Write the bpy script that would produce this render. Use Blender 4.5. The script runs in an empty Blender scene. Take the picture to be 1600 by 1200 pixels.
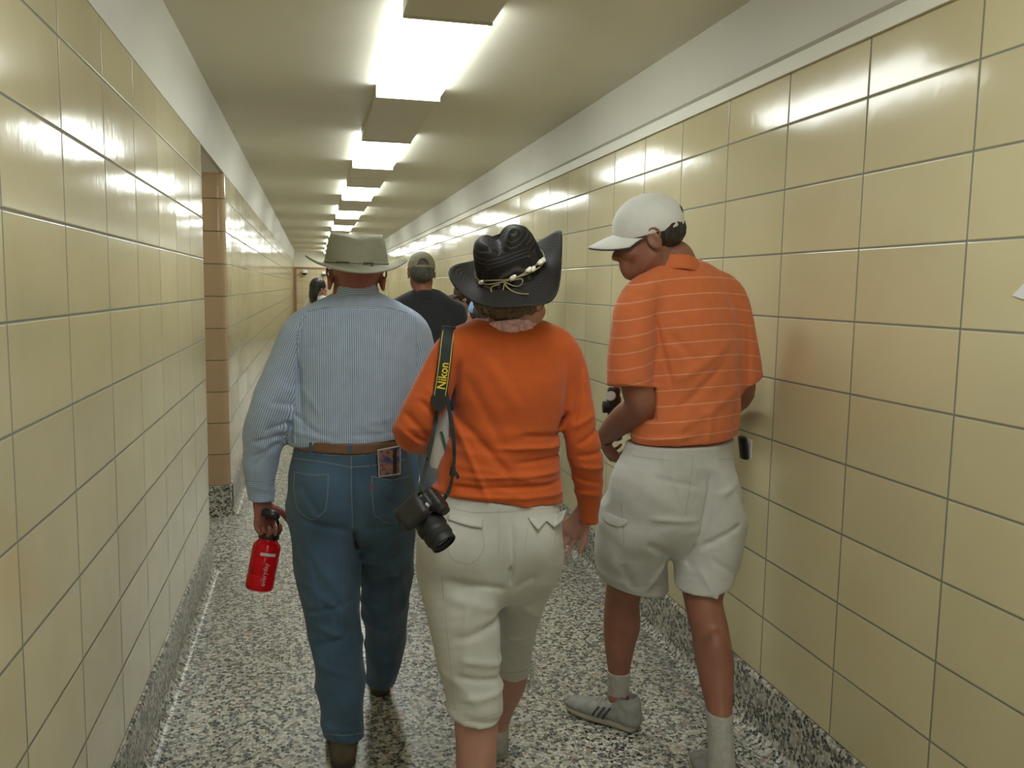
import bpy, bmesh, math, random
import numpy as np
from mathutils import Matrix, Vector
random.seed(4)
S = bpy.context.scene
COL = S.collection

# ------------------------------------------------------------------ camera
FPX = 1330.0                                   # focal length in pixels of the 1600 px wide frame
EYE = np.array([0.0, 0.0, 1.51])
def _basis():
    d = np.array([489 - 800, 447 - 600, FPX]); d /= np.linalg.norm(d)
    t = -0.0168
    dn = np.array([t, 1, -(t * d[0] + d[1]) / d[2]]); dn /= np.linalg.norm(dn)
    return np.array([np.cross(dn, d), d, -dn])
RB = _basis()
cam = bpy.data.cameras.new('camera'); cam_o = bpy.data.objects.new('camera', cam); COL.objects.link(cam_o)
cam.sensor_width = 36; cam.lens = FPX / 1600 * 36; cam.clip_start = 0.05; cam.clip_end = 100
m = Matrix.Identity(4)
for i in range(3):
    m[i][0] = RB[i, 0]; m[i][1] = -RB[i, 1]; m[i][2] = -RB[i, 2]; m[i][3] = EYE[i]
cam_o.matrix_world = m
S.camera = cam_o

# ------------------------------------------------------------------ light and exposure
w = bpy.data.worlds.new('world'); S.world = w; w.use_nodes = True
w.node_tree.nodes['Background'].inputs[0].default_value = (0.5, 0.52, 0.45, 1)
w.node_tree.nodes['Background'].inputs[1].default_value = 0.02
LAMP = 12.2
S.view_settings.view_transform = 'Standard'; S.view_settings.look = 'None'
S.view_settings.exposure = 0.0; S.view_settings.gamma = 1; S.view_settings.use_curve_mapping = False

def P(px, py, Y):
    """world point seen at photo pixel (px, py), Y metres down the corridor"""
    v = RB @ np.array([px - 800, py - 600, FPX]); v = v * (Y / v[1])
    return EYE + v

# ------------------------------------------------------------------ materials
def mat(name, col, rough=0.6, **kw):
    M = bpy.data.materials.new(name); M.use_nodes = True
    b = M.node_tree.nodes['Principled BSDF']
    b.inputs['Base Color'].default_value = (*col, 1); b.inputs['Roughness'].default_value = rough
    for k, v in kw.items(): b.inputs[k.replace('_', ' ')].default_value = v
    return M
def nd(M, t, **kw):
    n = M.node_tree.nodes.new(t)
    for k, v in kw.items():
        if k in n.inputs: n.inputs[k].default_value = v
        else: setattr(n, k, v)
    return n
def lk(M, a, b): M.node_tree.links.new(a, b)
def bsdf(M): return M.node_tree.nodes['Principled BSDF']
def ramp(M, fac, stops, const=False):
    r = nd(M, 'ShaderNodeValToRGB'); e = r.color_ramp
    if const: e.interpolation = 'CONSTANT'
    while len(e.elements) < len(stops): e.elements.new(0.5)
    for el, (p, c) in zip(e.elements, stops): el.position = p; el.color = (*c, 1)
    lk(M, fac, r.inputs[0]); return r
def noisy(M, col, amt=0.15, scale=8, bump=0.0, bscale=60, detail=4):
    """slight tone variation plus a fine bump"""
    tc = nd(M, 'ShaderNodeTexCoord')
    n = nd(M, 'ShaderNodeTexNoise'); n.inputs['Scale'].default_value = scale; n.inputs['Detail'].default_value = detail
    lk(M, tc.outputs['Object'], n.inputs['Vector'])
    a = tuple(max(0, c * (1 - amt)) for c in col); b = tuple(min(1, c * (1 + amt)) for c in col)
    r = ramp(M, n.outputs['Fac'], [(0.3, a), (0.7, b)])
    lk(M, r.outputs[0], bsdf(M).inputs['Base Color'])
    if bump:
        n2 = nd(M, 'ShaderNodeTexNoise'); n2.inputs['Scale'].default_value = bscale; n2.inputs['Detail'].default_value = 3
        lk(M, tc.outputs['Object'], n2.inputs['Vector'])
        bp = nd(M, 'ShaderNodeBump'); bp.inputs['Strength'].default_value = bump; bp.inputs['Distance'].default_value = 0.01
        lk(M, n2.outputs['Fac'], bp.inputs['Height']); lk(M, bp.outputs[0], bsdf(M).inputs['Normal'])
    return M

ROW = 0.2041; BASE = 0.21; TW = 0.404; T0 = 1.711
XL = -0.54; XR = 1.48; TT = 2.205; ZC = 2.48
def tile_mat(name, col, axis='Y', grout=(0.22, 0.225, 0.19), tw=TW, off=T0, z0=BASE):
    M = mat(name, col, 0.13); b = bsdf(M)
    tc = nd(M, 'ShaderNodeTexCoord'); sep = nd(M, 'ShaderNodeSeparateXYZ'); lk(M, tc.outputs['Object'], sep.inputs[0])
    ad = nd(M, 'ShaderNodeMath', operation='ADD'); ad.inputs[1].default_value = -off + tw * 40 ; lk(M, sep.outputs[axis], ad.inputs[0])
    az = nd(M, 'ShaderNodeMath', operation='ADD'); az.inputs[1].default_value = -z0; lk(M, sep.outputs['Z'], az.inputs[0])
    cb = nd(M, 'ShaderNodeCombineXYZ'); lk(M, ad.outputs[0], cb.inputs[0]); lk(M, az.outputs[0], cb.inputs[1])
    def brick(mort, smooth):
        br = nd(M, 'ShaderNodeTexBrick', offset=0.0, squash=1.0)
        for k, v in dict(Scale=1.0, Bias=0.0).items(): br.inputs[k].default_value = v
        br.inputs['Mortar Size'].default_value = mort; br.inputs['Mortar Smooth'].default_value = smooth
        br.inputs['Brick Width'].default_value = tw; br.inputs['Row Height'].default_value = ROW
        c1 = tuple(c * 0.95 for c in col); c2 = tuple(min(1, c * 1.05) for c in col)
        br.inputs['Color1'].default_value = (*c1, 1); br.inputs['Color2'].default_value = (*c2, 1)
        br.inputs['Mortar'].default_value = (*grout, 1)
        lk(M, cb.outputs[0], br.inputs['Vector']); return br
    b1 = brick(0.0028, 0.1); b2 = brick(0.0055, 1.0)
    # cloudy glaze
    n = nd(M, 'ShaderNodeTexNoise'); n.inputs['Scale'].default_value = 3.5; n.inputs['Detail'].default_value = 5
    lk(M, tc.outputs['Object'], n.inputs['Vector'])
    r = ramp(M, n.outputs['Fac'], [(0.3, (0.93, 0.92, 0.90)), (0.7, (1, 1, 1))])
    mx = nd(M, 'ShaderNodeMix', data_type='RGBA', blend_type='MULTIPLY'); mx.inputs[0].default_value = 1
    lk(M, b1.outputs['Color'], mx.inputs[6]); lk(M, r.outputs[0], mx.inputs[7]); lk(M, mx.outputs[2], b.inputs['Base Color'])
    rr = nd(M, 'ShaderNodeMapRange'); rr.inputs['To Min'].default_value = 0.125; rr.inputs['To Max'].default_value = 0.8
    lk(M, b1.outputs['Fac'], rr.inputs['Value']); lk(M, rr.outputs[0], b.inputs['Roughness'])
    # bumps: grout groove, every tile slightly bowed, orange-peel glaze
    inv = nd(M, 'ShaderNodeMath', operation='MULTIPLY'); inv.inputs[1].default_value = -1.0; lk(M, b2.outputs['Fac'], inv.inputs[0])
    bp = nd(M, 'ShaderNodeBump'); bp.inputs['Strength'].default_value = 0.6; bp.inputs['Distance'].default_value = 0.0025
    # every tile is set at a slightly different angle
    fl = nd(M, 'ShaderNodeVectorMath', operation='DIVIDE'); fl.inputs[1].default_value = (tw, ROW, 1); lk(M, cb.outputs[0], fl.inputs[0])
    ff = nd(M, 'ShaderNodeVectorMath', operation='FLOOR'); lk(M, fl.outputs[0], ff.inputs[0])
    wn = nd(M, 'ShaderNodeTexWhiteNoise'); lk(M, ff.outputs[0], wn.inputs['Vector'])
    ws = nd(M, 'ShaderNodeVectorMath', operation='MULTIPLY_ADD'); ws.inputs[1].default_value = (.018,) * 3; ws.inputs[2].default_value = (-.009,) * 3; lk(M, wn.outputs['Color'], ws.inputs[0])
    ge = nd(M, 'ShaderNodeNewGeometry'); wa = nd(M, 'ShaderNodeVectorMath', operation='ADD'); lk(M, ge.outputs['Normal'], wa.inputs[0]); lk(M, ws.outputs[0], wa.inputs[1])
    wz = nd(M, 'ShaderNodeVectorMath', operation='NORMALIZE'); lk(M, wa.outputs[0], wz.inputs[0]); lk(M, wz.outputs[0], bp.inputs['Normal'])
    lk(M, inv.outputs[0], bp.inputs['Height'])
    n2 = nd(M, 'ShaderNodeTexNoise'); n2.inputs['Scale'].default_value = 38; n2.inputs['Detail'].default_value = 1
    mp = nd(M, 'ShaderNodeMapping'); mp.inputs['Scale'].default_value = (1, 1, 0.6)
    lk(M, tc.outputs['Object'], mp.inputs[0]); lk(M, mp.outputs[0], n2.inputs['Vector'])
    bp2 = nd(M, 'ShaderNodeBump'); bp2.inputs['Strength'].default_value = 0.022; bp2.inputs['Distance'].default_value = 0.01
    lk(M, n2.outputs['Fac'], bp2.inputs['Height']); lk(M, bp.outputs[0], bp2.inputs['Normal'])
    n3 = nd(M, 'ShaderNodeTexNoise'); n3.inputs['Scale'].default_value = 7; n3.inputs['Detail'].default_value = 1
    lk(M, tc.outputs['Object'], n3.inputs['Vector'])
    bp3 = nd(M, 'ShaderNodeBump'); bp3.inputs['Strength'].default_value = 0.03; bp3.inputs['Distance'].default_value = 0.02
    lk(M, n3.outputs['Fac'], bp3.inputs['Height']); lk(M, bp2.outputs[0], bp3.inputs['Normal'])
    lk(M, bp3.outputs[0], b.inputs['Normal'])
    return M
M_TILE = tile_mat('cream_tile', (0.62, 0.55, 0.345))
M_TILEX = tile_mat('cream_tile_end', (0.60, 0.51, 0.31), 'X', off=0.1)
M_TAN = tile_mat('tan_tile', (0.50, 0.355, 0.215), 'X', tw=4.0, off=-2.0, grout=(.10, .09, .075))

def terrazzo():
    M = mat('terrazzo', (0.5, 0.5, 0.45), 0.32); b = bsdf(M)
    tc = nd(M, 'ShaderNodeTexCoord')
    nw = nd(M, 'ShaderNodeTexNoise'); nw.inputs['Scale'].default_value = 45; nw.inputs['Detail'].default_value = 2
    lk(M, tc.outputs['Object'], nw.inputs['Vector'])
    vm = nd(M, 'ShaderNodeVectorMath', operation='SCALE'); vm.inputs['Scale'].default_value = 0.022; lk(M, nw.outputs['Color'], vm.inputs[0])
    va = nd(M, 'ShaderNodeVectorMath', operation='ADD'); lk(M, tc.outputs['Object'], va.inputs[0]); lk(M, vm.outputs[0], va.inputs[1])
    v = nd(M, 'ShaderNodeTexVoronoi', feature='F1'); v.inputs['Scale'].default_value = 80
    lk(M, va.outputs[0], v.inputs['Vector'])
    s = nd(M, 'ShaderNodeSeparateColor'); lk(M, v.outputs['Color'], s.inputs[0])
    r = ramp(M, s.outputs[0], [(0.0, (0.018, 0.02, 0.024)), (0.22, (0.07, 0.072, 0.075)), (0.36, (0.20, 0.20, 0.18)), (0.48, (0.46, 0.45, 0.39)), (0.68, (0.64, 0.62, 0.54)), (0.965, (0.42, 0.22, 0.15))], True)
    v2 = nd(M, 'ShaderNodeTexVoronoi', feature='DISTANCE_TO_EDGE'); v2.inputs['Scale'].default_value = 80
    lk(M, va.outputs[0], v2.inputs['Vector'])
    e = ramp(M, v2.outputs['Distance'], [(0.05, (1, 1, 1)), (0.09, (0, 0, 0))])
    mx = nd(M, 'ShaderNodeMix', data_type='RGBA'); lk(M, e.outputs[0], mx.inputs[0])
    lk(M, r.outputs[0], mx.inputs[6]); mx.inputs[7].default_value = (0.36, 0.35, 0.30, 1)
    lk(M, mx.outputs[2], b.inputs['Base Color'])
    n = nd(M, 'ShaderNodeTexNoise'); n.inputs['Scale'].default_value = 2.5; lk(M, tc.outputs['Object'], n.inputs['Vector'])
    rr = nd(M, 'ShaderNodeMapRange'); rr.inputs['To Min'].default_value = 0.22; rr.inputs['To Max'].default_value = 0.42
    lk(M, n.outputs['Fac'], rr.inputs['Value']); lk(M, rr.outputs[0], b.inputs['Roughness'])
    return M
M_TERR = terrazzo()
M_PLAS = noisy(mat('cream_plaster', (0.62, 0.60, 0.50), 0.45), (0.76, 0.73, 0.60), 0.03, 2, 0.10, 12)
M_TRIM = noisy(mat('pale_plaster', (0.72, 0.70, 0.61), 0.5), (0.78, 0.76, 0.66), 0.03, 3, 0.06, 20)
M_BAND = noisy(mat('band_plaster', (0.6, 0.58, 0.5), 0.5), (0.60, 0.58, 0.49), 0.04, 2, 0.08, 14)
M_HOUS = mat('lamp_housing_paint', (0.66, 0.62, 0.50), 0.4)
M_ZINC = mat('zinc_strip', (0.30, 0.30, 0.28), 0.35, Metallic=0.7)
def emit(name, col, s):
    M = mat(name, (0.8, 0.8, 0.8), 0.4)
    bsdf(M).inputs['Emission Color'].default_value = (*col, 1); bsdf(M).inputs['Emission Strength'].default_value = s
    return M
M_LAMP = emit('lamp_diffuser', (0.945, 1.0, 0.98), LAMP)

# ------------------------------------------------------------------ mesh helpers
def link(name, me, parent=None, mats=(), smooth=False):
    o = bpy.data.objects.new(name, me); COL.objects.link(o)
    for a in mats: me.materials.append(a)
    if smooth:
        me.polygons.foreach_set('use_smooth', [True] * len(me.polygons)); me.update()
    if parent is not None:
        o.parent = parent
        o.matrix_parent_inverse = Matrix.Translation(parent.location).inverted()
    return o
def mesh(name, V, F):
    me = bpy.data.meshes.new(name); me.from_pydata([tuple(map(float, v)) for v in V], [], F); me.update(); return me
def box_vf(x0, x1, y0, y1, z0, z1):
    V = [(x, y, z) for x in (x0, x1) for y in (y0, y1) for z in (z0, z1)]
    return V, [(0, 1, 3, 2), (4, 6, 7, 5), (0, 4, 5, 1), (2, 3, 7, 6), (0, 2, 6, 4), (1, 5, 7, 3)]
def boxo(name, b, M, parent=None, bevel=0):
    o = link(name, mesh(name, *box_vf(*b)), parent, [M])
    if bevel: 
        md = o.modifiers.new('bevel', 'BEVEL'); md.width = bevel; md.segments = 3
    return o
def extr(name, prof, y0, y1, M, parent=None, axis='Y', smooth=False):
    """closed profile of (a, z) points extruded along Y (or X)"""
    n = len(prof); V = []
    for y in (y0, y1):
        for a, z in prof: V.append((a, y, z) if axis == 'Y' else (y, a, z))
    F = [(i, (i + 1) % n, n + (i + 1) % n, n + i) for i in range(n)] + [tuple(range(n))[::-1], tuple(range(n, 2 * n))]
    me = mesh(name, V, F)
    bm = bmesh.new(); bm.from_mesh(me); bmesh.ops.recalc_face_normals(bm, faces=bm.faces); bm.to_mesh(me); bm.free()
    return link(name, me, parent, [M], smooth)
def struct(o, label=None):
    o['kind'] = 'structure'
    if label: o['label'] = label
    return o
def tag(o, label, cat, group=None, kind=None):
    o['label'] = label; o['category'] = cat
    if group: o['group'] = group
    if kind: o['kind'] = kind
    return o
def empty(name, loc, label, cat, group=None):
    o = bpy.data.objects.new(name, None); o.empty_display_size = 0.1; o.location = tuple(map(float, loc)); COL.objects.link(o)
    return tag(o, label, cat, group)

# ------------------------------------------------------------------ the corridor
YB, YE = -7.0, 25.0
YN, YF = 4.60, 5.72           # side passage on the left between the near and the far wall
struct(boxo('floor', (-3.2, XR + 0.3, YB - .2, YE + 0.3, -0.1, 0), M_TERR), 'black and white speckled terrazzo floor')
struct(boxo('ceiling', (-3.2, XR + 0.3, YB - .2, YE + 0.3, ZC, ZC + 0.15), M_PLAS), 'cream plaster ceiling')
struct(boxo('wall_right', (XR, XR + 0.2, YB, YE, BASE, TT), M_TILE), 'glossy cream tiled wall on the right')
struct(boxo('wall_left', (XL - 0.25, XL, YB, YN, BASE, TT), M_TILE), 'near stretch of glossy cream tiled wall on the left')
struct(boxo('wall_left', (XL - 0.25, XL, YF + 0.04, YE, BASE, TT), M_TILE), 'far stretch of cream tiled wall on the left')
# sloped plaster bands up to the ceiling
for ya, yb, xb in ((YB, YN, XL - .25), (YN, YF - .002, XL - .02), (YF - .002, YE, XL - .25)):
    struct(extr('trim_1', [(xb, TT), (XL + 0.002, TT), (XL + 0.045, ZC + .001), (xb, ZC + .001)], ya, yb, M_BAND), 'plaster band above the left wall')
struct(extr('trim_2', [(XR + 0.2, TT), (XR - 0.004, TT), (XR - 0.004, 2.25), (XR - 0.02, 2.262), (XR - 0.05, ZC + .001), (XR + 0.2, ZC + .001)], YB, YE, M_BAND), 'plaster band above the right wall')
struct(boxo('trim_3', (XR - 0.012, XR - 0.004, YB, YE, TT, 2.252), M_TRIM), 'pale strip along the top of the right wall tiles')
# terrazzo coved skirting
def cove(x, s, r=0.045):
    pts = [(x + s * 0.2 * -1, 0), (x - s * 0.2, BASE), (x + s * 0.006, BASE), (x + s * 0.012, BASE - 0.012), (x + s * 0.012, r)]
    for k in range(1, 7):
        a = k / 6 * math.pi / 2
        pts.append((x + s * (0.012 + r * (1 - math.cos(a))), r * (1 - math.sin(a)) + 0.0015))
    return pts
struct(extr('baseboard_right', cove(XR, -1), YB, YE, M_TERR), 'speckled terrazzo skirting below the right wall')
struct(extr('baseboard_left', cove(XL, 1), YB, YN, M_TERR), 'speckled terrazzo skirting below the near left wall')
struct(extr('baseboard_left', cove(XL, 1), YF + .03, YE, M_TERR), 'speckled terrazzo skirting below the far left wall')
# tan corner pier where the far wall starts: rounded outer corner
def pier(z0, z1, grow, M, name, lab):
    r = 0.045; g = grow
    prof = [(-3.0, YF - g)]
    for k in range(7):
        a = k / 6 * math.pi / 2
        prof.append((XL + g - r + r * math.sin(a), YF - g + r - r * math.cos(a)))
    prof += [(XL + g, YF + 0.10), (XL - 0.25, YF + 0.10), (XL - 0.25, YF + 0.25), (-3.0, YF + .25)]
    n = len(prof)
    V = [(x, y, z0) for x, y in prof] + [(x, y, z1) for x, y in prof]
    F = [(i, (i + 1) % n, n + (i + 1) % n, n + i) for i in range(n)] + [tuple(range(n))[::-1], tuple(range(n, 2 * n))]
    return struct(link(name, mesh(name, V, F), None, [M]), lab)
pier(BASE, TT, 0.003, M_TAN, 'wall_passage', 'tan tiled wall of the side passage with rounded corner')
pier(0, BASE, 0.012, M_TERR, 'baseboard_passage', 'speckled terrazzo skirting below the tan corner')
struct(boxo('wall_passage_top', (-3.0, XL - 0.001, YF, YF + 0.25, TT, ZC), M_TRIM), 'pale plaster above the tan tiles')
struct(boxo('wall_passage_near', (-3.0, XL - 0.25, YN - 0.2, YN, 0, ZC), M_TILEX))
struct(boxo('wall_passage_end', (-3.1, -3.0, YN - 0.2, YF + .25, 0, ZC), M_TILE))
struct(boxo('wall_back', (XL - .25, XR + .2, YB - .2, YB, 0, ZC), M_TILEX))
struct(boxo('wall_end', (XL - .25, XR + .2, YE, YE + .2, 0, 2.02), M_TILEX), 'cream tiled wall closing the far end')
struct(boxo('wall_end_top', (XL - .25, XR + .2, YE, YE + .2, 2.02, ZC), M_PLAS))
M_BRN = mat('brown_edge_tile', (0.33, 0.17, 0.08), 0.3)
struct(boxo('trim_4', (XL + .02, XL + .09, YE - .02, YE + .01, 0.0, 1.99), M_BRN), 'brown edge tiles down the side of the end wall')
struct(boxo('trim_5', (XL + .02, XR - .02, YE - .02, YE + .01, 1.99, 2.04), M_BRN), 'brown edge tiles along the top of the end wall')
# zinc divider strips let into the floor
for i, x in enumerate((0.845, -0.495 + .045, XR - 0.09)):
    struct(boxo('trim_%d' % (6 + i), (x - 0.0022, x + 0.0022, YB, YE, -0.01, 0.0008), M_ZINC), 'thin metal strip dividing the terrazzo')

# ------------------------------------------------------------------ fluorescent lamps
LX0, LX1, ZL = 0.305, 0.615, 2.425
def lens_prof(d=0.0):   # wrap-round diffuser section, rounded lower edges
    x0, x1 = LX0 + .004 - d, LX1 - .004 + d
    r = 0.02; z = ZL - 0.004 - d
    pts = [(x0, ZC - 0.0005)]
    for k in range(5):
        a = k / 4 * math.pi / 2; pts.append((x0 + r * (1 - math.cos(a)), z + r * (1 - math.sin(a))))
    for k in range(5):
        a = k / 4 * math.pi / 2; pts.append((x1 - r * (1 - math.sin(a)), z + r * (1 - math.cos(a))))
    pts.append((x1, ZC - 0.0005)); return pts
po = empty('ceiling_lamp', (-1.6, 5.15, ZC), 'white ceiling lamp inside the side passage, out of sight round the corner', 'ceiling lamp')
boxo('diffuser', (-2.1, -1.1, 5.02, 5.28, ZC - .07, ZC - .0005), emit('passage_diffuser', (.95, 1, .95), 7.0), po, .01)
boxo('end_cap', (-2.115, -2.1, 5.015, 5.285, ZC - .075, ZC - .0005), M_HOUS, po); boxo('end_cap', (-1.1, -1.085, 5.015, 5.285, ZC - .075, ZC - .0005), M_HOUS, po)
ylist = [3.02 + 2.54 * k for k in range(-4, 9)]
words = ['nearest', 'second', 'third', 'fourth', 'fifth', 'sixth', 'seventh', 'eighth', 'farthest']
for i, y in enumerate(ylist):
    vis = i - 4
    lab = ('glowing white ceiling lamp with flat diffuser, %s of the visible row' % words[vis]) if vis >= 0 else 'glowing white ceiling lamp behind the viewer, %s one back' % ['fourth', 'third', 'second', 'first'][i]
    if vis == 0: lab = 'large glowing white ceiling lamp nearest the camera, top of the picture'
    o = empty('ceiling_lamp', ((LX0 + LX1) / 2, y + .62, ZC), lab, 'ceiling lamp', 'fluorescent lamps in a row along the ceiling')
    extr('diffuser', lens_prof(), y, y + 1.25, M_LAMP, o)
    for ye in (y - 0.012, y + 1.25): boxo('end_cap', (LX0, LX1, ye, ye + .012, ZL - .006, ZC - .0005), M_HOUS, o)
    h = empty('lamp_channel', ((LX0 + LX1) / 2, y + 1.9, ZC), 'cream metal channel between the %s ceiling lamps' % (['nearest two', 'second and third', 'third and fourth', 'fourth and fifth', 'fifth and sixth', 'sixth and seventh', 'seventh and eighth', 'eighth and ninth', 'ninth and the end'][vis] if vis >= 0 else ['rear', 'third last', 'second last', 'overhead'][i]), 'lamp channel', 'metal channels linking the ceiling lamps')
    boxo('cover', (LX0, LX1, y + 1.2635, y + 2.5265, ZL, ZC - .0005), M_HOUS, h, 0.004)
    boxo('joint_band', (LX0 - .001, LX1 + .001, y + 1.89, y + 1.90, ZL - .001, ZC - .001), M_HOUS, h)

# ------------------------------------------------------------------ sculpting kit: signed distance volume -> quad mesh
def A_(v): return np.array(v, dtype=np.float64)
def nrm(v): v = A_(v); return v / (np.linalg.norm(v) + 1e-12)
def rotm(yaw=0, pitch=0, roll=0):
    """columns = local right, forward, up. yaw>0 turns left, pitch>0 looks down, roll>0 leans right (degrees)"""
    y, p, r = (math.radians(a) for a in (yaw, pitch, roll))
    Rz = A_([[math.cos(y), -math.sin(y), 0], [math.sin(y), math.cos(y), 0], [0, 0, 1]])
    Rx = A_([[1, 0, 0], [0, math.cos(-p), -math.sin(-p)], [0, math.sin(-p), math.cos(-p)]])
    Ry = A_([[math.cos(r), 0, math.sin(r)], [0, 1, 0], [-math.sin(r), 0, math.cos(r)]])
    return Rz @ Rx @ Ry
def catmull(Q, sub):
    Q = np.asarray(Q, float); n = len(Q)
    if n < 3 or sub < 2: return Q
    out = []
    for i in range(n - 1):
        p0, p1, p2, p3 = Q[max(i - 1, 0)], Q[i], Q[i + 1], Q[min(i + 2, n - 1)]
        for k in range(sub):
            t = k / sub
            out.append(0.5 * ((2 * p1) + (-p0 + p2) * t + (2 * p0 - 5 * p1 + 4 * p2 - p3) * t * t + (-p0 + 3 * p1 - 3 * p2 + p3) * t ** 3))
    out.append(Q[-1]); return np.array(out)
def px(x, y, Y, hw, depth=None):
    """chain station from the photo: centre pixel, distance Y, half width in pixels, half thickness in metres"""
    v = RB @ np.array([x - 800, y - 600, FPX]); v = v * (Y / v[1])
    cdep = float(v @ (RB @ np.array([0, 0, 1.0])))
    r = hw * cdep / FPX
    return [*(EYE + v), r, depth if depth is not None else r]
class Vol:
    def __init__(s, lo, hi, h):
        s.h = h; s.lo = A_(lo); n = np.ceil((A_(hi) - s.lo) / h).astype(int) + 1; s.n = n
        s.ax = [(s.lo[i] + h * np.arange(n[i])).astype(np.float32) for i in range(3)]
        s.F = np.full(n, 0.3, np.float32)
    def box(s, lo, hi):
        a = np.clip(np.floor((A_(lo) - s.lo) / s.h).astype(int), 0, s.n - 1); b = np.clip(np.ceil((A_(hi) - s.lo) / s.h).astype(int) + 1, 1, s.n)
        b = np.maximum(b, a + 1)
        sl = tuple(slice(a[i], b[i]) for i in range(3))
        g = [s.ax[i][sl[i]].reshape([-1 if j == i else 1 for j in range(3)]) for i in range(3)]
        return sl, g
    def _merge(s, sl, D, k, sub=False):
        f = s.F[sl]
        if sub:
            if k > 0:
                a, b = f, -D; hh = np.maximum(k - np.abs(a - b), 0) / k; s.F[sl] = np.maximum(a, b) + hh * hh * k * 0.25
            else: s.F[sl] = np.maximum(f, -D)
        elif k > 0:
            hh = np.maximum(k - np.abs(f - D), 0) / k; s.F[sl] = np.minimum(f, D) - hh * hh * k * 0.25
        else: s.F[sl] = np.minimum(f, D)
    def chain(s, pts, k=0.02, side=(1, 0, 0), sub=4, grow=0.0, cut=False, capk=1.0):
        """pts: rows x y z rx ry; side: direction of rx. hard union along the chain, smooth union with the rest"""
        Q = catmull(pts, sub); Q = Q.copy(); Q[:, 3:5] = np.maximum(Q[:, 3:5] + grow, 0.002)
        R = Q[:, 3:5].max(); pad = R + k + s.h * 3 + 0.02
        sl, g = s.box(Q[:, :3].min(0) - pad, Q[:, :3].max(0) + pad)
        D = np.full([len(g[i].ravel()) for i in range(3)], 0.3, np.float32)
        o = [sl[i].start for i in range(3)]
        for i in range(len(Q) - 1):
            a, b = Q[i], Q[i + 1]
            d = b[:3] - a[:3]; L = np.linalg.norm(d)
            if L < 1e-6: continue
            d = d / L; sd = A_(side) - d * (A_(side) @ d); sd = nrm(sd); vv = np.cross(d, sd)
            pad2 = max(a[3:5].max(), b[3:5].max()) + k + s.h * 3 + 0.015
            s2, g2 = s.box(np.minimum(a[:3], b[:3]) - pad2, np.maximum(a[:3], b[:3]) + pad2)
            x, y, z = g2[0] - np.float32(a[0]), g2[1] - np.float32(a[1]), g2[2] - np.float32(a[2])
            t0 = x * np.float32(d[0]) + y * np.float32(d[1]) + z * np.float32(d[2])
            t = np.clip(t0, 0, L); w = (t0 - t)
            u = x * np.float32(sd[0]) + y * np.float32(sd[1]) + z * np.float32(sd[2])
            v = x * np.float32(vv[0]) + y * np.float32(vv[1]) + z * np.float32(vv[2])
            t = t / np.float32(L)
            rx = a[3] + (b[3] - a[3]) * t; ry = a[4] + (b[4] - a[4]) * t; rm = np.minimum(rx, ry)
            dd = (np.sqrt((u / rx) ** 2 + (v / ry) ** 2 + (w / (rm * np.float32(capk))) ** 2) - 1) * rm
            ss = tuple(slice(s2[j].start - o[j], s2[j].stop - o[j]) for j in range(3))
            sub_ = D[ss]; np.minimum(sub_, dd.astype(np.float32), out=sub_)
        s._merge(sl, D, k, cut)
    def ell(s, c, r, R=None, k=0.01, cut=False):
        c = A_(c); r = A_(r); R = np.eye(3) if R is None else R
        pad = r.max() + k + 3 * s.h
        sl, g = s.box(c - pad, c + pad)
        x, y, z = (g[i] - np.float32(c[i]) for i in range(3))
        q = 0
        for j in range(3):
            q = q + ((x * np.float32(R[0, j]) + y * np.float32(R[1, j]) + z * np.float32(R[2, j])) / np.float32(r[j])) ** 2
        D = ((np.sqrt(q) - 1) * np.float32(r.min())).astype(np.float32)
        s._merge(sl, D, k, cut)
    def plane(s, p, n, lo=None, hi=None):
        """keep the side the normal points away from"""
        lo = s.lo if lo is None else lo; hi = s.lo + s.h * s.n if hi is None else hi
        sl, g = s.box(lo, hi); n = nrm(n); p = A_(p)
        D = (g[0] - p[0]) * n[0] + (g[1] - p[1]) * n[1] + (g[2] - p[2]) * n[2]
        s.F[sl] = np.maximum(s.F[sl], D.astype(np.float32))
    def folds(s, fn, band=0.03):
        idx = np.nonzero(np.abs(s.F) < band)
        p = np.stack([s.ax[i][idx[i]] for i in range(3)], 1).astype(np.float64)
        s.F[idx] -= fn(p).astype(np.float32)          # positive = bulge out
    def shell(s, t): s.F = np.maximum(s.F, -(s.F + np.float32(t)))
    def mesh(s, name, smooth=1):
        F = s.F.copy(); F[0] = F[-1] = 1; F[:, 0] = F[:, -1] = 1; F[:, :, 0] = F[:, :, -1] = 1
        I = F < 0
        c = np.zeros([m - 1 for m in I.shape], np.uint8)
        for dx in (0, 1):
            for dy in (0, 1):
                for dz in (0, 1):
                    c += I[dx:I.shape[0] - 1 + dx, dy:I.shape[1] - 1 + dy, dz:I.shape[2] - 1 + dz]
        act = np.nonzero((c > 0) & (c < 8)); n = len(act[0])
        ids = np.full(c.shape, -1, np.int32); ids[act] = np.arange(n)
        cor = np.stack([F[act[0] + dx, act[1] + dy, act[2] + dz] for dx in (0, 1) for dy in (0, 1) for dz in (0, 1)], 1).astype(np.float64)
        cp = A_([(dx, dy, dz) for dx in (0, 1) for dy in (0, 1) for dz in (0, 1)])
        acc = np.zeros((n, 3)); cnt = np.zeros(n)
        for a, b in ((0, 1), (2, 3), (4, 5), (6, 7), (0, 2), (1, 3), (4, 6), (5, 7), (0, 4), (1, 5), (2, 6), (3, 7)):
            m_ = (cor[:, a] < 0) != (cor[:, b] < 0)
            t = cor[m_, a] / (cor[m_, a] - cor[m_, b])
            acc[m_] += cp[a] + (cp[b] - cp[a]) * t[:, None]; cnt[m_] += 1
        V = (np.stack(act, 1) + acc / cnt[:, None]) * s.h + s.lo
        Q = []
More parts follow.
